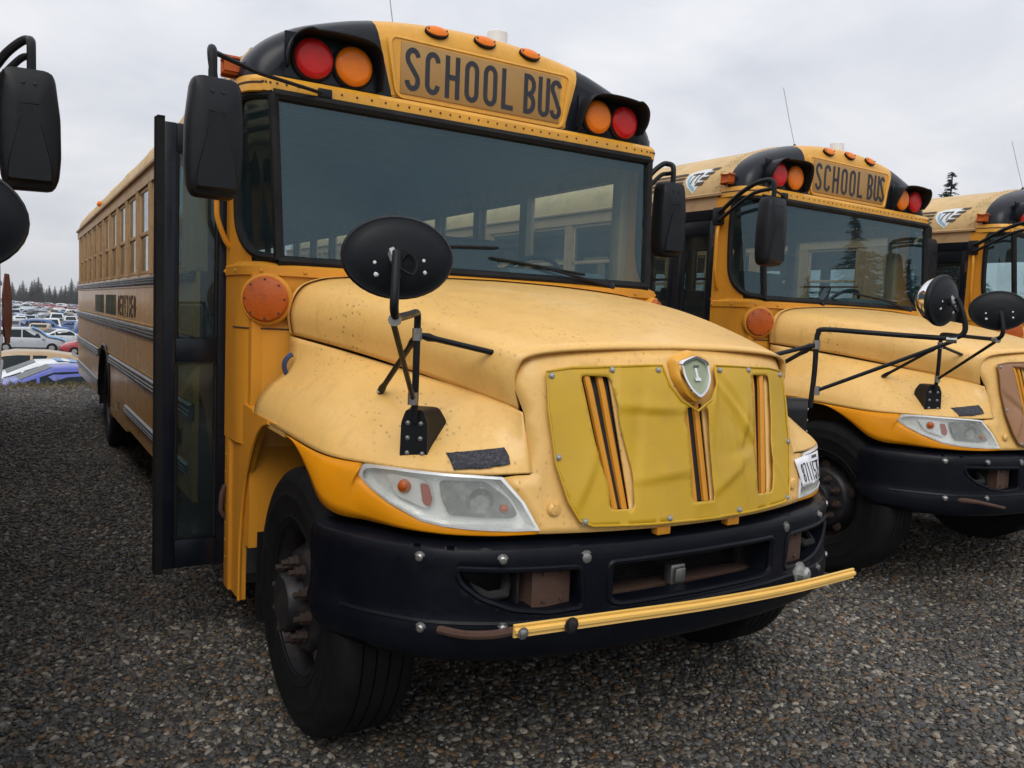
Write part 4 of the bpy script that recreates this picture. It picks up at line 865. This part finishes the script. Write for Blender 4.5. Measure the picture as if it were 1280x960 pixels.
def cover(b,mt,seed):
    rnd=random.Random(seed); fold=[(rnd.uniform(-.5,.5),rnd.uniform(1.02,1.45),rnd.uniform(.6,2.6),rnd.uniform(.07,.22),rnd.uniform(.010,.024)*rnd.choice((-1,1,1))) for _ in range(22)]
    fold=fold[:13]+[(.20,1.36,-.85,.14,.026),(.28,1.20,.10,.13,-.016),(-.20,1.36,-.05,.15,.020),(-.48,1.12,1.1,.12,.018),(-.16,1.13,.1,.16,.014),(.13,1.10,.5,.12,.016)]
    def fm(x,z):
        o=.020+.004*math.sin(x*9+z*5)
        for fx,fz,a,l,h in fold:
            dx,dz=x-fx,z-fz; u=dx*math.cos(a)+dz*math.sin(a); v=-dx*math.sin(a)+dz*math.cos(a); o+=h*.8*(math.exp(-v/.045) if v>0 else math.exp(-(v/.012)**2))*math.exp(-(u/l)**2)
        edge=min(1,max(0,(.60-abs(x))/.06)); return (x,ygrille(x,z)-max(.0125,o*.9+.004),z)
    V,F=panel(CO,SL,.016,fm); c_=mk('grille_cover',V,F,mt,b,ang=70,solid=.003)
    G().tube([Vector(fm(x,z))+Vector((0,-.001,0)) for x,z in dens(CO,.05)],.0045,6,closed=True).done('cover_hem',mt,c_)
    for x,z in ((-.565,1.466),(-.335,1.488),(-.15,1.490),(.15,1.490),(.335,1.488),(.565,1.466),(-.568,1.20),(.568,1.20),(-.495,.992),(-.17,.985),(.17,.985),(.495,.992)):
        p=Vector(fm(x,z)); bolt(c_,p,(0,-1,0),.008,mt=ALU,name='snap_button',h=.010)
    return c_
cover(buses[0],COVER,3); cover(buses[1],COVER2,5); cover(buses[2],COVER3,8); cover(buses[3],COVER2,11)
# the second bus's passenger-side crossview mirror hangs turned outwards
for ch in buses[1].children:
    if ch.name.startswith('crossview_mirror') and any(c.name.startswith('mirror_shell') and c.data.vertices[0].co.x<0 for c in ch.children):
        pv=Vector((-1.262,-1.09,1.80)); mt_=Matrix.Translation(pv+Vector((-.03,-.02,0)))@Matrix.Rotation(rad(-42),4,'Z')@Matrix.Translation(-pv)
        for c in ch.children:
            if c.name.split('.')[0] in ('mirror_shell','mirror_dome','shell_screw'): c.matrix_basis=mt_
# ---- crossing arm on the first bus
b=buses[0]
ca=empty('crossing_arm',b)
path=[Vector((-.800,-1.0,.695)),Vector((-.4,-1.022,.684)),Vector((0,-1.03,.668)),Vector((.45,-1.02,.656)),Vector((.875,-.99,.652))]
pth=cr(path,6); prof=[(-.006,-.021),(-.016,-.019),(-.013,-.010),(-.024,-.004),(-.024,.006),(-.013,.011),(-.016,.019),(-.006,.021)]
G().grid([[Vector((p.x,p.y+a,p.z+z)) for a,z in prof] for p in pth],closed=True).add([Vector((pth[-1].x,pth[-1].y+a,pth[-1].z+z)) for a,z in prof],[tuple(range(8))]).add([Vector((pth[0].x,pth[0].y+a,pth[0].z+z)) for a,z in prof],[tuple(range(8))]).done('arm_bar',Y_ARM,ca,ang=25)
for k in (0,): bolt(ca,(-.775,-1.024,.690),(0,-1,0),.013,h=.012)
bolt(ca,(-.60,-1.036,.690),(0,-1,0),.018,mt=RIM,h=.012)
G().tube(cr([(-.95,-.80,.652),(-.90,-.88,.655),(-.84,-.955,.672),(-.79,-.995,.690)],5),.014,8).done('pivot_rod',RUST,ca)
# auction sticker on the driver-side headlamp of the first bus
f=lambda x,z,o:(x,yf(x,z)-o,z)
V,F=panel([(.633,1.120),(.90,1.130),(.915,1.010),(.690,1.002)],[],.03,lambda x,z:f(x,z,.008)); st=mk('lot_sticker',V,F,PAPER,b,solid=.001)
st['label']='white numbered paper sticker on headlamp'
x_=.715
for ch in '8711575':
    letter(ch,.078,.024,.0062,lambda a,c_,d,x_=x_:f(x_+a-.42*c_,1.018+c_,.0095+d),.0006,INK,st,'digit'); x_+=.0285
for k in range(4): V,F=panel([(.80+.016*k,1.108),(.811+.016*k,1.108),(.811+.016*k,1.122),(.80+.016*k,1.122)],[],.02,lambda x,z:f(x,z,.0097)); mk('printed_mark',V,F,INK,st)
# rough tape patches where a maker's name was, on the fender above the headlamp
def drape(b,poly,mt,name):
    C=[p for r in rows for p in r]
    A_=np.array([[p.x,p.z,p.y] for p in C])
    def fm(x,z):
        d=(A_[:,0]+x)**2+(A_[:,1]-z)**2; i=np.argsort(d)[:4]; w_=1/(d[i]+1e-6); return (x,float((A_[i,2]*w_).sum()/w_.sum())-.008,z)
    V,F=panel(poly,[],.016,fm); return mk(name,V,F,mt,b,solid=.002)
TAPE=[(-.893,1.160),(-.80,1.163),(-.715,1.176),(-.712,1.20),(-.718,1.226),(-.74,1.222),(-.80,1.216),(-.893,1.204)]
for b_ in buses: drape(b_,TAPE,PATCH,'tape_patch')
# broken arm stub on the second bus
G().tube([(-.93,-.80,.648),(-.86,-.90,.645),(-.72,-.985,.615)],[.018,.012,.009],8).done('broken_arm_stub',RUST,buses[1])
# ================================================================== ground
def gz(x,y):
    if y<14.3: return 0.
    t=min(1,(y-14.3)/4.2); t=t*t*(3-2*t); t2=min(1,max(0,(y-18)/40)); return -1.38*t-.95*t2
ys=[-380,-100,-40,-20,-10,-5,0,5,10,13,14.0]+list(np.arange(14.3,20,.4))+[22,26,30,36,44,52,58,64,80,120,200,320,500,900]
xs=[-700,-450,-200,-100,-50,-25,-12,-6,-3,0,3,6,9,14,25,50,100,200,450,700]
g=G(); g.grid([[(x,y,gz(x,y)+(random.uniform(-.05,.03) if 14<y<20 else 0)) for x in xs] for y in ys])
def ground_mat():
    M=bpy.data.materials.new('gravel_ground'); M.use_nodes=True; t=M.node_tree; B=t.nodes['Principled BSDF']; B.inputs['Roughness'].default_value=.75
    co=t.nodes.new('ShaderNodeTexCoord')
    v=t.nodes.new('ShaderNodeTexVoronoi'); v.inputs['Scale'].default_value=48; t.links.new(co.outputs['Object'],v.inputs[0])
    r=t.nodes.new('ShaderNodeValToRGB'); r.color_ramp.interpolation='LINEAR'; e=r.color_ramp.elements; e[0].color=(.018,.018,.017,1); e[1].color=(.11,.10,.085,1); e[1].position=1
    for p,c in ((.3,(.03,.029,.028,1)),(.55,(.052,.048,.042,1)),(.75,(.042,.046,.052,1))): q=e.new(p); q.color=c
    sx=t.nodes.new('ShaderNodeSeparateColor'); t.links.new(v.outputs['Color'],sx.inputs[0]); t.links.new(sx.outputs[0],r.inputs[0])
    n=t.nodes.new('ShaderNodeTexNoise'); n.inputs['Scale'].default_value=.9; n.inputs['Detail'].default_value=5; t.links.new(co.outputs['Object'],n.inputs[0])
    m_=t.nodes.new('ShaderNodeMix'); m_.data_type='RGBA'; m_.blend_type='MULTIPLY'; m_.inputs[0].default_value=1; t.links.new(r.outputs[0],m_.inputs[6])
    r2_=t.nodes.new('ShaderNodeValToRGB'); r2_.color_ramp.elements[0].color=(.62,.60,.56,1); r2_.color_ramp.elements[0].position=.3; r2_.color_ramp.elements[1].color=(1.1,1.08,1.02,1); r2_.color_ramp.elements[1].position=.7; t.links.new(n.outputs[0],r2_.inputs[0]); t.links.new(r2_.outputs[0],m_.inputs[7])
    t.links.new(m_.outputs[2],B.inputs['Base Color'])
    b=t.nodes.new('ShaderNodeBump'); b.inputs['Strength'].default_value=.9; b.inputs['Distance'].default_value=.012; b.invert=True; t.links.new(v.outputs['Distance'],b.inputs['Height']); t.links.new(b.outputs[0],B.inputs['Normal'])
    return M
o=g.done('ground',ground_mat(),None,ang=80); o['kind']='structure'
# ---- gravel: stone shapes instanced over the lot
def stone_mat():
    M=bpy.data.materials.new('gravel_stone'); M.use_nodes=True; t=M.node_tree; B=t.nodes['Principled BSDF']; B.inputs['Roughness'].default_value=.55
    oi=t.nodes.new('ShaderNodeObjectInfo'); r=t.nodes.new('ShaderNodeValToRGB'); e=r.color_ramp.elements; r.color_ramp.interpolation='CONSTANT'
    cs=[tuple(min(.6,(k/.07)**1.12*.080) for k in c) for c in [(.055,.056,.058),(.095,.09,.08),(.038,.038,.04),(.075,.08,.088),(.13,.118,.098),(.06,.062,.06),(.10,.078,.055),(.05,.055,.063),(.17,.165,.155),(.07,.066,.06),(.045,.044,.042),(.085,.09,.094),(.13,.085,.05),(.065,.066,.07),(.25,.24,.22)]]
    e[0].color=cs[0]+(1,); e[0].position=0
    for i,c in enumerate(cs[1:],1):
        q=(e[1] if i==1 else e.new(i/len(cs))); q.position=i/len(cs); q.color=c+(1,)
    t.links.new(oi.outputs['Random'],r.inputs[0])
    ln=t.nodes.new('ShaderNodeTexNoise'); ln.inputs['Scale'].default_value=.8; ln.inputs['Detail'].default_value=6; ln.inputs['Roughness'].default_value=.6; t.links.new(oi.outputs['Location'],ln.inputs[0]); lr=t.nodes.new('ShaderNodeValToRGB'); le=lr.color_ramp.elements; le[0].position=.32; le[0].color=(.62,.46,.32,1); le[1].position=.62; le[1].color=(1.25,1.17,1.04,1); q=le.new(.44); q.color=(.82,.76,.68,1); t.links.new(ln.outputs[0],lr.inputs[0]); mm=t.nodes.new('ShaderNodeMix'); mm.data_type='RGBA'; mm.blend_type='MULTIPLY'; mm.inputs[0].default_value=1; t.links.new(r.outputs[0],mm.inputs[6]); t.links.new(lr.outputs[0],mm.inputs[7])
    co=t.nodes.new('ShaderNodeTexCoord'); n=t.nodes.new('ShaderNodeTexNoise'); n.inputs['Scale'].default_value=2.5; n.inputs['Detail'].default_value=4; t.links.new(co.outputs['Object'],n.inputs[0])
    m_=t.nodes.new('ShaderNodeMix'); m_.data_type='RGBA'; m_.blend_type='MULTIPLY'; m_.inputs[0].default_value=.55; t.links.new(mm.outputs[2],m_.inputs[6]); t.links.new(n.outputs[0],m_.inputs[7]); t.links.new(m_.outputs[2],B.inputs['Base Color'])
    return M
SM=stone_mat(); scol=bpy.data.collections.new('stone_shapes')
for k in range(7):
    bm=bmesh.new(); bmesh.ops.create_icosphere(bm,subdivisions=2,radius=1)
    cuts=[(Vector(np.random.normal(size=3)).normalized(),random.uniform(.55,.85)) for _ in range(9)]
    for v in bm.verts:
        for n_,d in cuts:
            q=v.co.dot(n_)
            if q>d: v.co-=n_*(q-d)*.9
        v.co=Vector((v.co.x*random.uniform(.97,1.03),v.co.y*.78,v.co.z*.52))
    me=bpy.data.meshes.new('stone'); bm.to_mesh(me); bm.free(); me.materials.append(SM); me.shade_smooth(); me.set_sharp_from_angle(angle=rad(38))
    scol.objects.link(bpy.data.objects.new('stone',me))
def gravel(quads,density,smin,smax,seed):
    V=[];F=[]
    for q in quads: n=len(V); V+=q; F.append(tuple(range(n,n+4)))
    o=mk('gravel',V,F,SM,None,smooth=False); o['kind']='stuff'; o['label']='loose grey and brown gravel stones covering the lot'; o['category']='gravel'
    ng=bpy.data.node_groups.new('gravel_scatter','GeometryNodeTree'); ng.interface.new_socket('Geometry',in_out='INPUT',socket_type='NodeSocketGeometry'); ng.interface.new_socket('Geometry',in_out='OUTPUT',socket_type='NodeSocketGeometry')
    n=ng.nodes; l=ng.links; gi=n.new('NodeGroupInput'); go=n.new('NodeGroupOutput')
    dp=n.new('GeometryNodeDistributePointsOnFaces'); dp.inputs['Density'].default_value=density; dp.inputs['Seed'].default_value=seed; l.new(gi.outputs[0],dp.inputs['Mesh'])
    ci=n.new('GeometryNodeCollectionInfo'); ci.inputs[0].default_value=scol; ci.inputs['Separate Children'].default_value=True; ci.inputs['Reset Children'].default_value=True
    ip=n.new('GeometryNodeInstanceOnPoints'); ip.inputs['Pick Instance'].default_value=True; l.new(dp.outputs[0],ip.inputs['Points']); l.new(ci.outputs[0],ip.inputs['Instance'])
    rv_=n.new('FunctionNodeRandomValue'); rv_.data_type='FLOAT_VECTOR'; rv_.inputs[0].default_value=(-.35,-.35,0); rv_.inputs[1].default_value=(.35,.35,6.28); l.new(rv_.outputs[0],ip.inputs['Rotation'])
    rs=n.new('FunctionNodeRandomValue'); rs.data_type='FLOAT'; rs.inputs[2].default_value=0; rs.inputs[3].default_value=1; rs.inputs['Seed'].default_value=5
    pw=n.new('ShaderNodeMath'); pw.operation='POWER'; pw.inputs[1].default_value=2.2; l.new(rs.outputs[1],pw.inputs[0])
    mr=n.new('ShaderNodeMapRange'); mr.inputs[3].default_value=smin; mr.inputs[4].default_value=smax; l.new(pw.outputs[0],mr.inputs[0]); l.new(mr.outputs[0],ip.inputs['Scale'])
    l.new(ip.outputs[0],go.inputs[0]); md=o.modifiers.new('scatter','NODES'); md.node_group=ng; return o
def rect(x0,x1,y0,y1,z=.003): return [(x0,y0,z),(x1,y0,z),(x1,y1,z),(x0,y1,z)]
gravel([rect(-3.2,3.6,-2.2,2.2)],3300,.0078,.024,1)
gravel([rect(-3.2,8.5,2.2,7),rect(3.6,8.5,-2.2,2.2)],2200,.009,.028,2)
gravel([rect(-3,2,7,14.2)],900,.011,.032,3)
# ================================================================== weeds along the edge of the lot
def weeds():
    g=G(); rnd=random.Random(4)
    for k in range(2600):
        x=rnd.uniform(-6,8); y=13.2+abs(rnd.gauss(0,.7))+rnd.uniform(0,1.0); h=rnd.uniform(.02,.09)*(1 if rnd.random()<.9 else 1.8); a=rnd.uniform(0,6.28); z=gz(x,y); lx,ly=rnd.gauss(0,.05),rnd.gauss(0,.05); w_=rnd.uniform(.004,.009)
        dx,dy=math.cos(a)*w_,math.sin(a)*w_
        g.add([(x-dx,y-dy,z-.02),(x+dx,y+dy,z-.02),(x+lx*.6+dx*.6,y+ly*.6+dy*.6,z+h*.65),(x+lx*1.4,y+ly*1.4,z+h)],[(0,1,2),(0,2,3)])
    o=mk('grass',g.V,g.F,mat('dry_weeds',(.16,.13,.05),.8,dirt=(.07,.085,.03),dirt_amt=.8,dscale=1.5),None,smooth=False); tag(o,'dry yellow green weeds along the edge of the gravel lot','grass',kind='stuff')
weeds()
# ================================================================== cars
CARG=mat('car_glass',(.016,.024,.028),.2,spec=.08)
CARP={}
def paint(n,c): 
    if n not in CARP: CARP[n]=mat('car_paint_'+n,c,.3,coat=.5,dirt=tuple(k*.6 for k in c),dirt_amt=.35,dscale=4)
    return CARP[n]
COLS={'white':(.62,.64,.66),'silver':(.33,.35,.37),'grey':(.13,.14,.15),'black':(.022,.023,.026),'red':(.28,.02,.025),'blue':(.04,.10,.28),'pale blue':(.22,.33,.44),'tan':(.30,.22,.13)}
def station_body(kind):
    # x along the car, (front at +x): x, half width, z low, z belt, z top of this station(roof), roof half width
    if kind=='sedan': return [(-2.25,.62,.42,.70,.86),(-2.15,.80,.28,.92,.95),(-1.55,.88,.22,.95,1.02),(-1.25,.89,.22,.95,1.10),(-.55,.90,.22,.94,1.40),(.15,.90,.22,.92,1.43),(.45,.90,.22,.91,1.36),(1.10,.90,.22,.89,.97),(1.75,.88,.22,.80,.84),(2.15,.78,.28,.66,.70),(2.28,.58,.40,.55,.58)]
    if kind=='hatch': return [(-1.95,.70,.40,.85,1.15),(-1.9,.82,.28,.98,1.25),(-1.55,.86,.22,.99,1.44),(-.9,.87,.22,.97,1.53),(.0,.87,.22,.95,1.54),(.35,.87,.22,.94,1.48),(.95,.87,.22,.93,1.06),(1.0,.87,.22,.92,1.0),(1.6,.85,.22,.82,.86),(1.95,.76,.28,.68,.72),(2.08,.55,.40,.55,.58)]
    return [(-2.25,.76,.48,.95,1.3),(-2.2,.88,.36,1.05,1.45),(-1.75,.92,.30,1.08,1.68),(-.9,.93,.30,1.06,1.75),(.1,.93,.30,1.05,1.74),(.45,.93,.30,1.04,1.66),(1.05,.93,.30,1.02,1.14),(1.15,.93,.30,1.0,1.08),(1.85,.90,.30,.94,.98),(2.2,.82,.36,.76,.80),(2.32,.6,.48,.6,.64)]
def car_geo(kind,crushed=0):
    S=station_body(kind); body=G(); rows_=[]
    for x,w_,z0,zb,zt in S:
        gh=max(.0,zt-zb); wr=w_-(.05+.30*min(1,gh/.5)*.75) if gh>.06 else w_-.10
        half=[(0,z0),(w_*.85,z0),(w_,z0+.10),(w_*1.0,(z0+zb)/2),(w_*.985,zb-.04),(w_*.95,zb),(wr+(w_*.95-wr)*.12,zt-.06 if gh>.1 else zt-.01),(wr*.86,zt-.004),(0,zt)]
        rows_.append([(x,y,z) for y,z in half]+[(x,-y,z) for y,z in half[::-1][1:-1]])
    body.grid(rows_,closed=True); n=len(rows_[0]); body.add(rows_[0],[tuple(range(n))]); body.add(rows_[-1],[tuple(range(n))])
    def zat(x,i): return float(np.interp(x,[s[0] for s in S],[s[i] for s in S]))
    wins=[]
    xs_=[s[0] for s in S if s[4]-s[3]>.12]; x0,x1=xs_[0],xs_[-1]
    ends=sorted([x0+.12,x1+.42 if kind!='sedan' else x1+.35])
    for sd in (-1,1):
        edges=[x0+.15,(x0+x1)/2+.02,x1+.30] if kind!='suv' else [x0+.1,x0+.85,(x0+x1)/2+.5,x1+.30]
        for a,b in zip(edges,edges[1:]):
            a+=.035; b-=.035; pts=[]
            for x in np.linspace(a,b,6): pts.append((x,sd*(zat(x,1)*.952+.004),zat(x,3)+.02))
            up_=[]
            for x in np.linspace(b,a,6):
                zb,zt=zat(x,3),zat(x,4); gh=zt-zb; w_=zat(x,1); wr=w_-(.05+.30*min(1,gh/.5)*.75); t=.86; z=zb+(zt-.06-zb)*t
                if z<zb+.03: z=zb+.03
                up_.append((x,sd*(w_*.95+(wr+(w_*.95-wr)*.12-w_*.95)*t+.006),z))
            wins.append(('side_window',pts+up_))
    # windshield and rear glass lie on the sloping stations
    def slope(xa,xb,nm):
        P_=[]
        for x,t in ((xa,.86),(xb,.86)):
            zb,zt=zat(x,3),zat(x,4); gh=max(.05,zt-zb); w_=zat(x,1); wr=w_-(.05+.30*min(1,gh/.5)*.75)
            P_.append((x,wr*.84,zt+.008))
        (a,wa,za),(b,wb,zb_)=P_; wins.append((nm,[(a,-wa,za),(b,-wb,zb_),(b,wb,zb_),(a,wa,za)]))
    k=[s[0] for s in S]
    if kind=='sedan': slope(.47,1.08,'windscreen'); slope(-.57,-1.23,'rear_window')
    elif kind=='hatch': slope(.37,.93,'windscreen'); slope(-1.56,-1.89,'rear_window')
    else: slope(.47,1.03,'windscreen'); slope(-1.76,-2.19,'rear_window')
    wx=(1.38,-1.35) if kind!='hatch' else (1.28,-1.28)
    return body,wins,wx,(.32 if kind!='suv' else .36),S[4][1]
def wheel_geo(g,x,y,r,sd,mi=0,mi2=None):
    g.lathe([(r*.62,0),(r*.9,.005),(r,-.03),(r,-.17),(r*.9,-.2)],(x,y,r),(0,sd,0),18,mi=mi); g.lathe([(r*.62,-.0),(r*.55,-.02),(r*.5,.004),(r*.16,.006),(0,.006)],(x,y,r),(0,sd,0),14,mi=mi if mi2 is None else mi2,capS=False,capE=False)
far_cache={}
def far_car(kind,cname):
    if (kind,cname) in far_cache: return far_cache[(kind,cname)]
    body,wins,wx,r,hw=car_geo(kind); g=G(); g.add(body.V,body.F,0)
    for nm,p in wins: g.add(p,[tuple(range(len(p)))],1)
    for x in wx:
        for sd in (-1,1): wheel_geo(g,x,sd*(hw+.005),r,sd,2,3)
    me=bpy.data.meshes.new('car'); me.from_pydata(g.V,[],g.F)
    for m_ in (paint(cname,COLS[cname]),CARG,TYRE,ALU): me.materials.append(m_)
    me.polygons.foreach_set('material_index',g.I); bm=bmesh.new(); bm.from_mesh(me); bmesh.ops.recalc_face_normals(bm,faces=bm.faces); bm.to_mesh(me); bm.free(); me.shade_smooth(); me.set_sharp_from_angle(angle=rad(40)); far_cache[(kind,cname)]=me; return me
def near_car(kind,paintm,x,y,rot,label,cat='car',z=None):
    body,wins,wx,r,hw=car_geo(kind); t=empty('parked_car'); tag(t,label,cat)
    bo=body.done('body',paintm,t,ang=40)
    for nm,p in wins: G().add(p,[tuple(range(len(p)))]).done(nm,CARG,t,smooth=False)
    for xx in wx:
        for sd in (-1,1):
            g=G(); wheel_geo(g,xx,sd*(hw+.005),r,sd,0,1); g.done('wheel',[TYRE,ALU],t)
    for sd in (-1,1):
        G().box(2.05 if kind!='hatch' else 1.85,2.20 if kind!='hatch' else 1.99,sd*.45-.16,sd*.45+.16,.60,.72,.03).done('headlight',HLSILV,t)
        G().box(.78,.95,sd*(hw+.08)-.07,sd*(hw+.08)+.07,.95,1.07,.03).done('door_mirror',paintm,t)
        for dx in (-.45,.55): G().box(dx-.09,dx+.09,sd*(hw+.005)-.012,sd*(hw+.005)+.012,.82,.85,.008).done('door_handle',paintm,t)
    t.location=(x,y,gz(x,y) if z is None else z); t.rotation_euler=(0,0,rot); return t
BL=mat('car_paint_wreck_blue',(.055,.075,.36),.35,coat=.4,dirt=(.20,.20,.22),dirt_amt=.55,dscale=2.2)
WH=mat('car_paint_near_white',(.66,.68,.70),.3,coat=.4,dirt=(.42,.43,.43),dirt_amt=.35,dscale=3)
near_car('sedan',BL,-.75,19.6,rad(4),'blue wrecked sedan lying low behind the gravel edge',z=-1.42)
wc=near_car('sedan',WH,-1.0,22.2,rad(2),'white sedan with blue hood film behind the blue wrecked sedan')
G().grid([[(x,y,z+.012) for y in (-.62,0,.62)] for x,z in ((-.1,1.432),(.42,1.375),(1.08,.985),(1.3,.945),(1.75,.855))]).done('film_sheet',mat('blue_film',(.10,.28,.55),.35),wc)
near_car('hatch',paint('tan',(.36,.24,.12)),-2.0,26.5,rad(176),'tan car whose roof shows behind the white sedan')
sc_=near_car('suv',paint('silver',(.42,.45,.48)),-1.0,63,rad(-3),'silver hatchback with a blue tarp over its hood',z=gz(0,63))
G().grid([[(x,y,z) for y in (-.97,-.9,-.5,0,.5,.9,.97)] for x,z in ((.15,1.80),(.7,1.55),(1.15,1.16),(1.7,1.06),(2.3,.90),(2.5,.50))]).done('tarp',mat('tarp_blue',(.06,.28,.62),.4,bump=.8,bscale=6),sc_)
near_car('hatch',paint('red',(.33,.02,.03)),2.75,60,rad(185),'dark red hatchback parked at the front of the car field')
near_car('sedan',paint('white',COLS['white']),1.2,70.5,rad(30),'white sedan with dark windows behind the tarped silver car')
rnd=random.Random(12); kinds=['sedan','sedan','hatch','suv']; cn=['white','white','silver','silver','grey','black','pale blue','blue','red','tan','white']
y=74.; nfar=0
while y<330:
    d=y+3; xl=-2.1-.012*d; xr=-2.1+.074*d
    x=xl-rnd.uniform(0,2); ang=rnd.choice((0,0,1.57,.5))
    while x<xr and nfar<260:
        k=rnd.choice(kinds); c=rnd.choice(cn)
        o=bpy.data.objects.new('distant_car',far_car(k,c)); link(o); nm={'sedan':'sedan','hatch':'hatchback','suv':'tall wagon'}[k]
        tag(o,f'small {c} {nm} far off in the crowded car field','car',f'{c} {nm}s in the distant car field')
        o.location=(x,y+rnd.uniform(-.6,.6),gz(x,y)); o.rotation_euler=(0,0,ang+rnd.uniform(-.1,.1)+rnd.choice((0,3.14))); nfar+=1
        x+=(5.0 if ang<.4 else 3.2)+rnd.uniform(0,1.2)
    y+=(4.2 if ang<.4 else 6.2)*(1+max(0,y-120)/260)
# ================================================================== fir trees
BARK=mat('bark',(.06,.045,.035),.9); NEED=mat('needles',(.020,.038,.022),.75,dirt=(.045,.065,.035),dirt_amt=.9,dscale=.6)
def fir_mesh(seed,H,Rb,tiers):
    rnd=random.Random(seed); tr=G().lathe([(H*.016,0),(H*.011,H*.4),(H*.004,H*.97)],(0,0,0),(0,0,1),8); c=G()
    for i in range(tiers):
        t=min(1,max(0,(i+rnd.uniform(-.5,.5))/(tiers-1))); z=H*(.10+.88*t); R_=min(Rb,.40*(H-z))*rnd.uniform(.72,1.15)+.12; nb=max(4,int(9*min(1,R_/Rb)+4))
        for b in range(nb):
            a=rnd.uniform(0,6.28); l=R_*rnd.uniform(.55,1.12); dr=l*rnd.uniform(.18,.42); ca,sa=math.cos(a),math.sin(a)
            m_=max(4,int(l/.30)+3)
            for k in range(m_):
                u=(k+rnd.uniform(.2,.9))/m_; px,py,pz=ca*l*u,sa*l*u,z-dr*u*u+.18*l*u+rnd.uniform(-.12,.12)
                for q in range(3):
                    ww=(.26+.14*l)*(1.15-u*.6)*rnd.uniform(.6,1.2); aa=a+rnd.uniform(-1.3,1.3); tx,ty=math.cos(aa),math.sin(aa); dz=rnd.uniform(-.5,.15)*ww; nx_,ny_=-ty,tx
                    c.add([(px-nx_*ww*.35,py-ny_*ww*.35,pz+rnd.uniform(-.05,.05)),(px+nx_*ww*.35,py+ny_*ww*.35,pz+rnd.uniform(-.08,.08)),(px+tx*ww*1.3,py+ty*ww*1.3,pz+dz)],[(0,1,2)])
    return tr,c
FM=[]
for k,(H,Rb,ti) in enumerate(((20,4.2,62),(17,4.4,52),(13,3.8,40))):
    tr,c=fir_mesh(20+k,H,Rb,ti); a=tr.done('trunk',BARK,None); b=mk('crown',c.V,c.F,NEED,None,smooth=False)
    FM.append((a.data,b.data,H)); bpy.data.objects.remove(a); bpy.data.objects.remove(b)
def fir(x,y,h,k,label,group=None,z=0):
    t=empty('fir_tree'); tag(t,label,'tree',group); s_=h/FM[k][2]
    for nm,d in (('trunk',FM[k][0]),('crown',FM[k][1])): link(bpy.data.objects.new(nm,d),t)
    t.location=(x,y,z); t.scale=(s_,s_,s_); t.rotation_euler=(0,0,(x*7+y)%6.28); return t
def at_px(u,d):     # ground position on the bearing of column u at depth d
    v=fwd+r2*((u-640)/FPX); q=Vector(CAM)+v*(d); return q.x,q.y
x,y=at_px(1168,80); fir(x,y,17.4,1,'lone dark fir tree rising behind the buses')
rnd=random.Random(5)
for i in range(26):
    u=16+86*i/25+rnd.uniform(-2,2); d=330+rnd.uniform(-25,35); x,y=at_px(u,d); h=rnd.choice((6,7,8,8.5,9.5))+ (4 if i in (4,8,9,22,25) else 0)
    fir(x,y,h,i%3,'dark fir in the far tree line beyond the car field','firs in the far tree line',z=-2.35)
# firs across the lot that the windshields mirror
for i,(az,d,h,k) in enumerate(((31.0,58,15.5,0),(34.5,60,11.5,1),(27.6,60,12.0,1),(24.0,55,12.5,0),(38,66,10,2),(21,60,11,1))):
    a=rad(az); fir(4.5+math.cos(a)*d,1.2-math.sin(a)*d,h,k,'dark fir standing across the lot, mirrored in the bus windshield','firs across the lot')
# ================================================================== damp air over the lot
hz=G().box(-720,720,-400,920,-3.5,26).done('haze',DARK,None,smooth=False); hz.data.materials.clear(); hz['kind']='stuff'; hz['label']='thin damp haze filling the air'; hz['category']='haze'
HM=bpy.data.materials.new('haze_air'); HM.use_nodes=True; t=HM.node_tree; t.nodes.clear(); o_=t.nodes.new('ShaderNodeOutputMaterial'); v_=t.nodes.new('ShaderNodeVolumePrincipled'); v_.inputs['Color'].default_value=(.95,.97,1,1); v_.inputs['Density'].default_value=.00035; v_.inputs['Anisotropy'].default_value=.2
t.links.new(v_.outputs[0],o_.inputs['Volume']); hz.data.materials.append(HM)
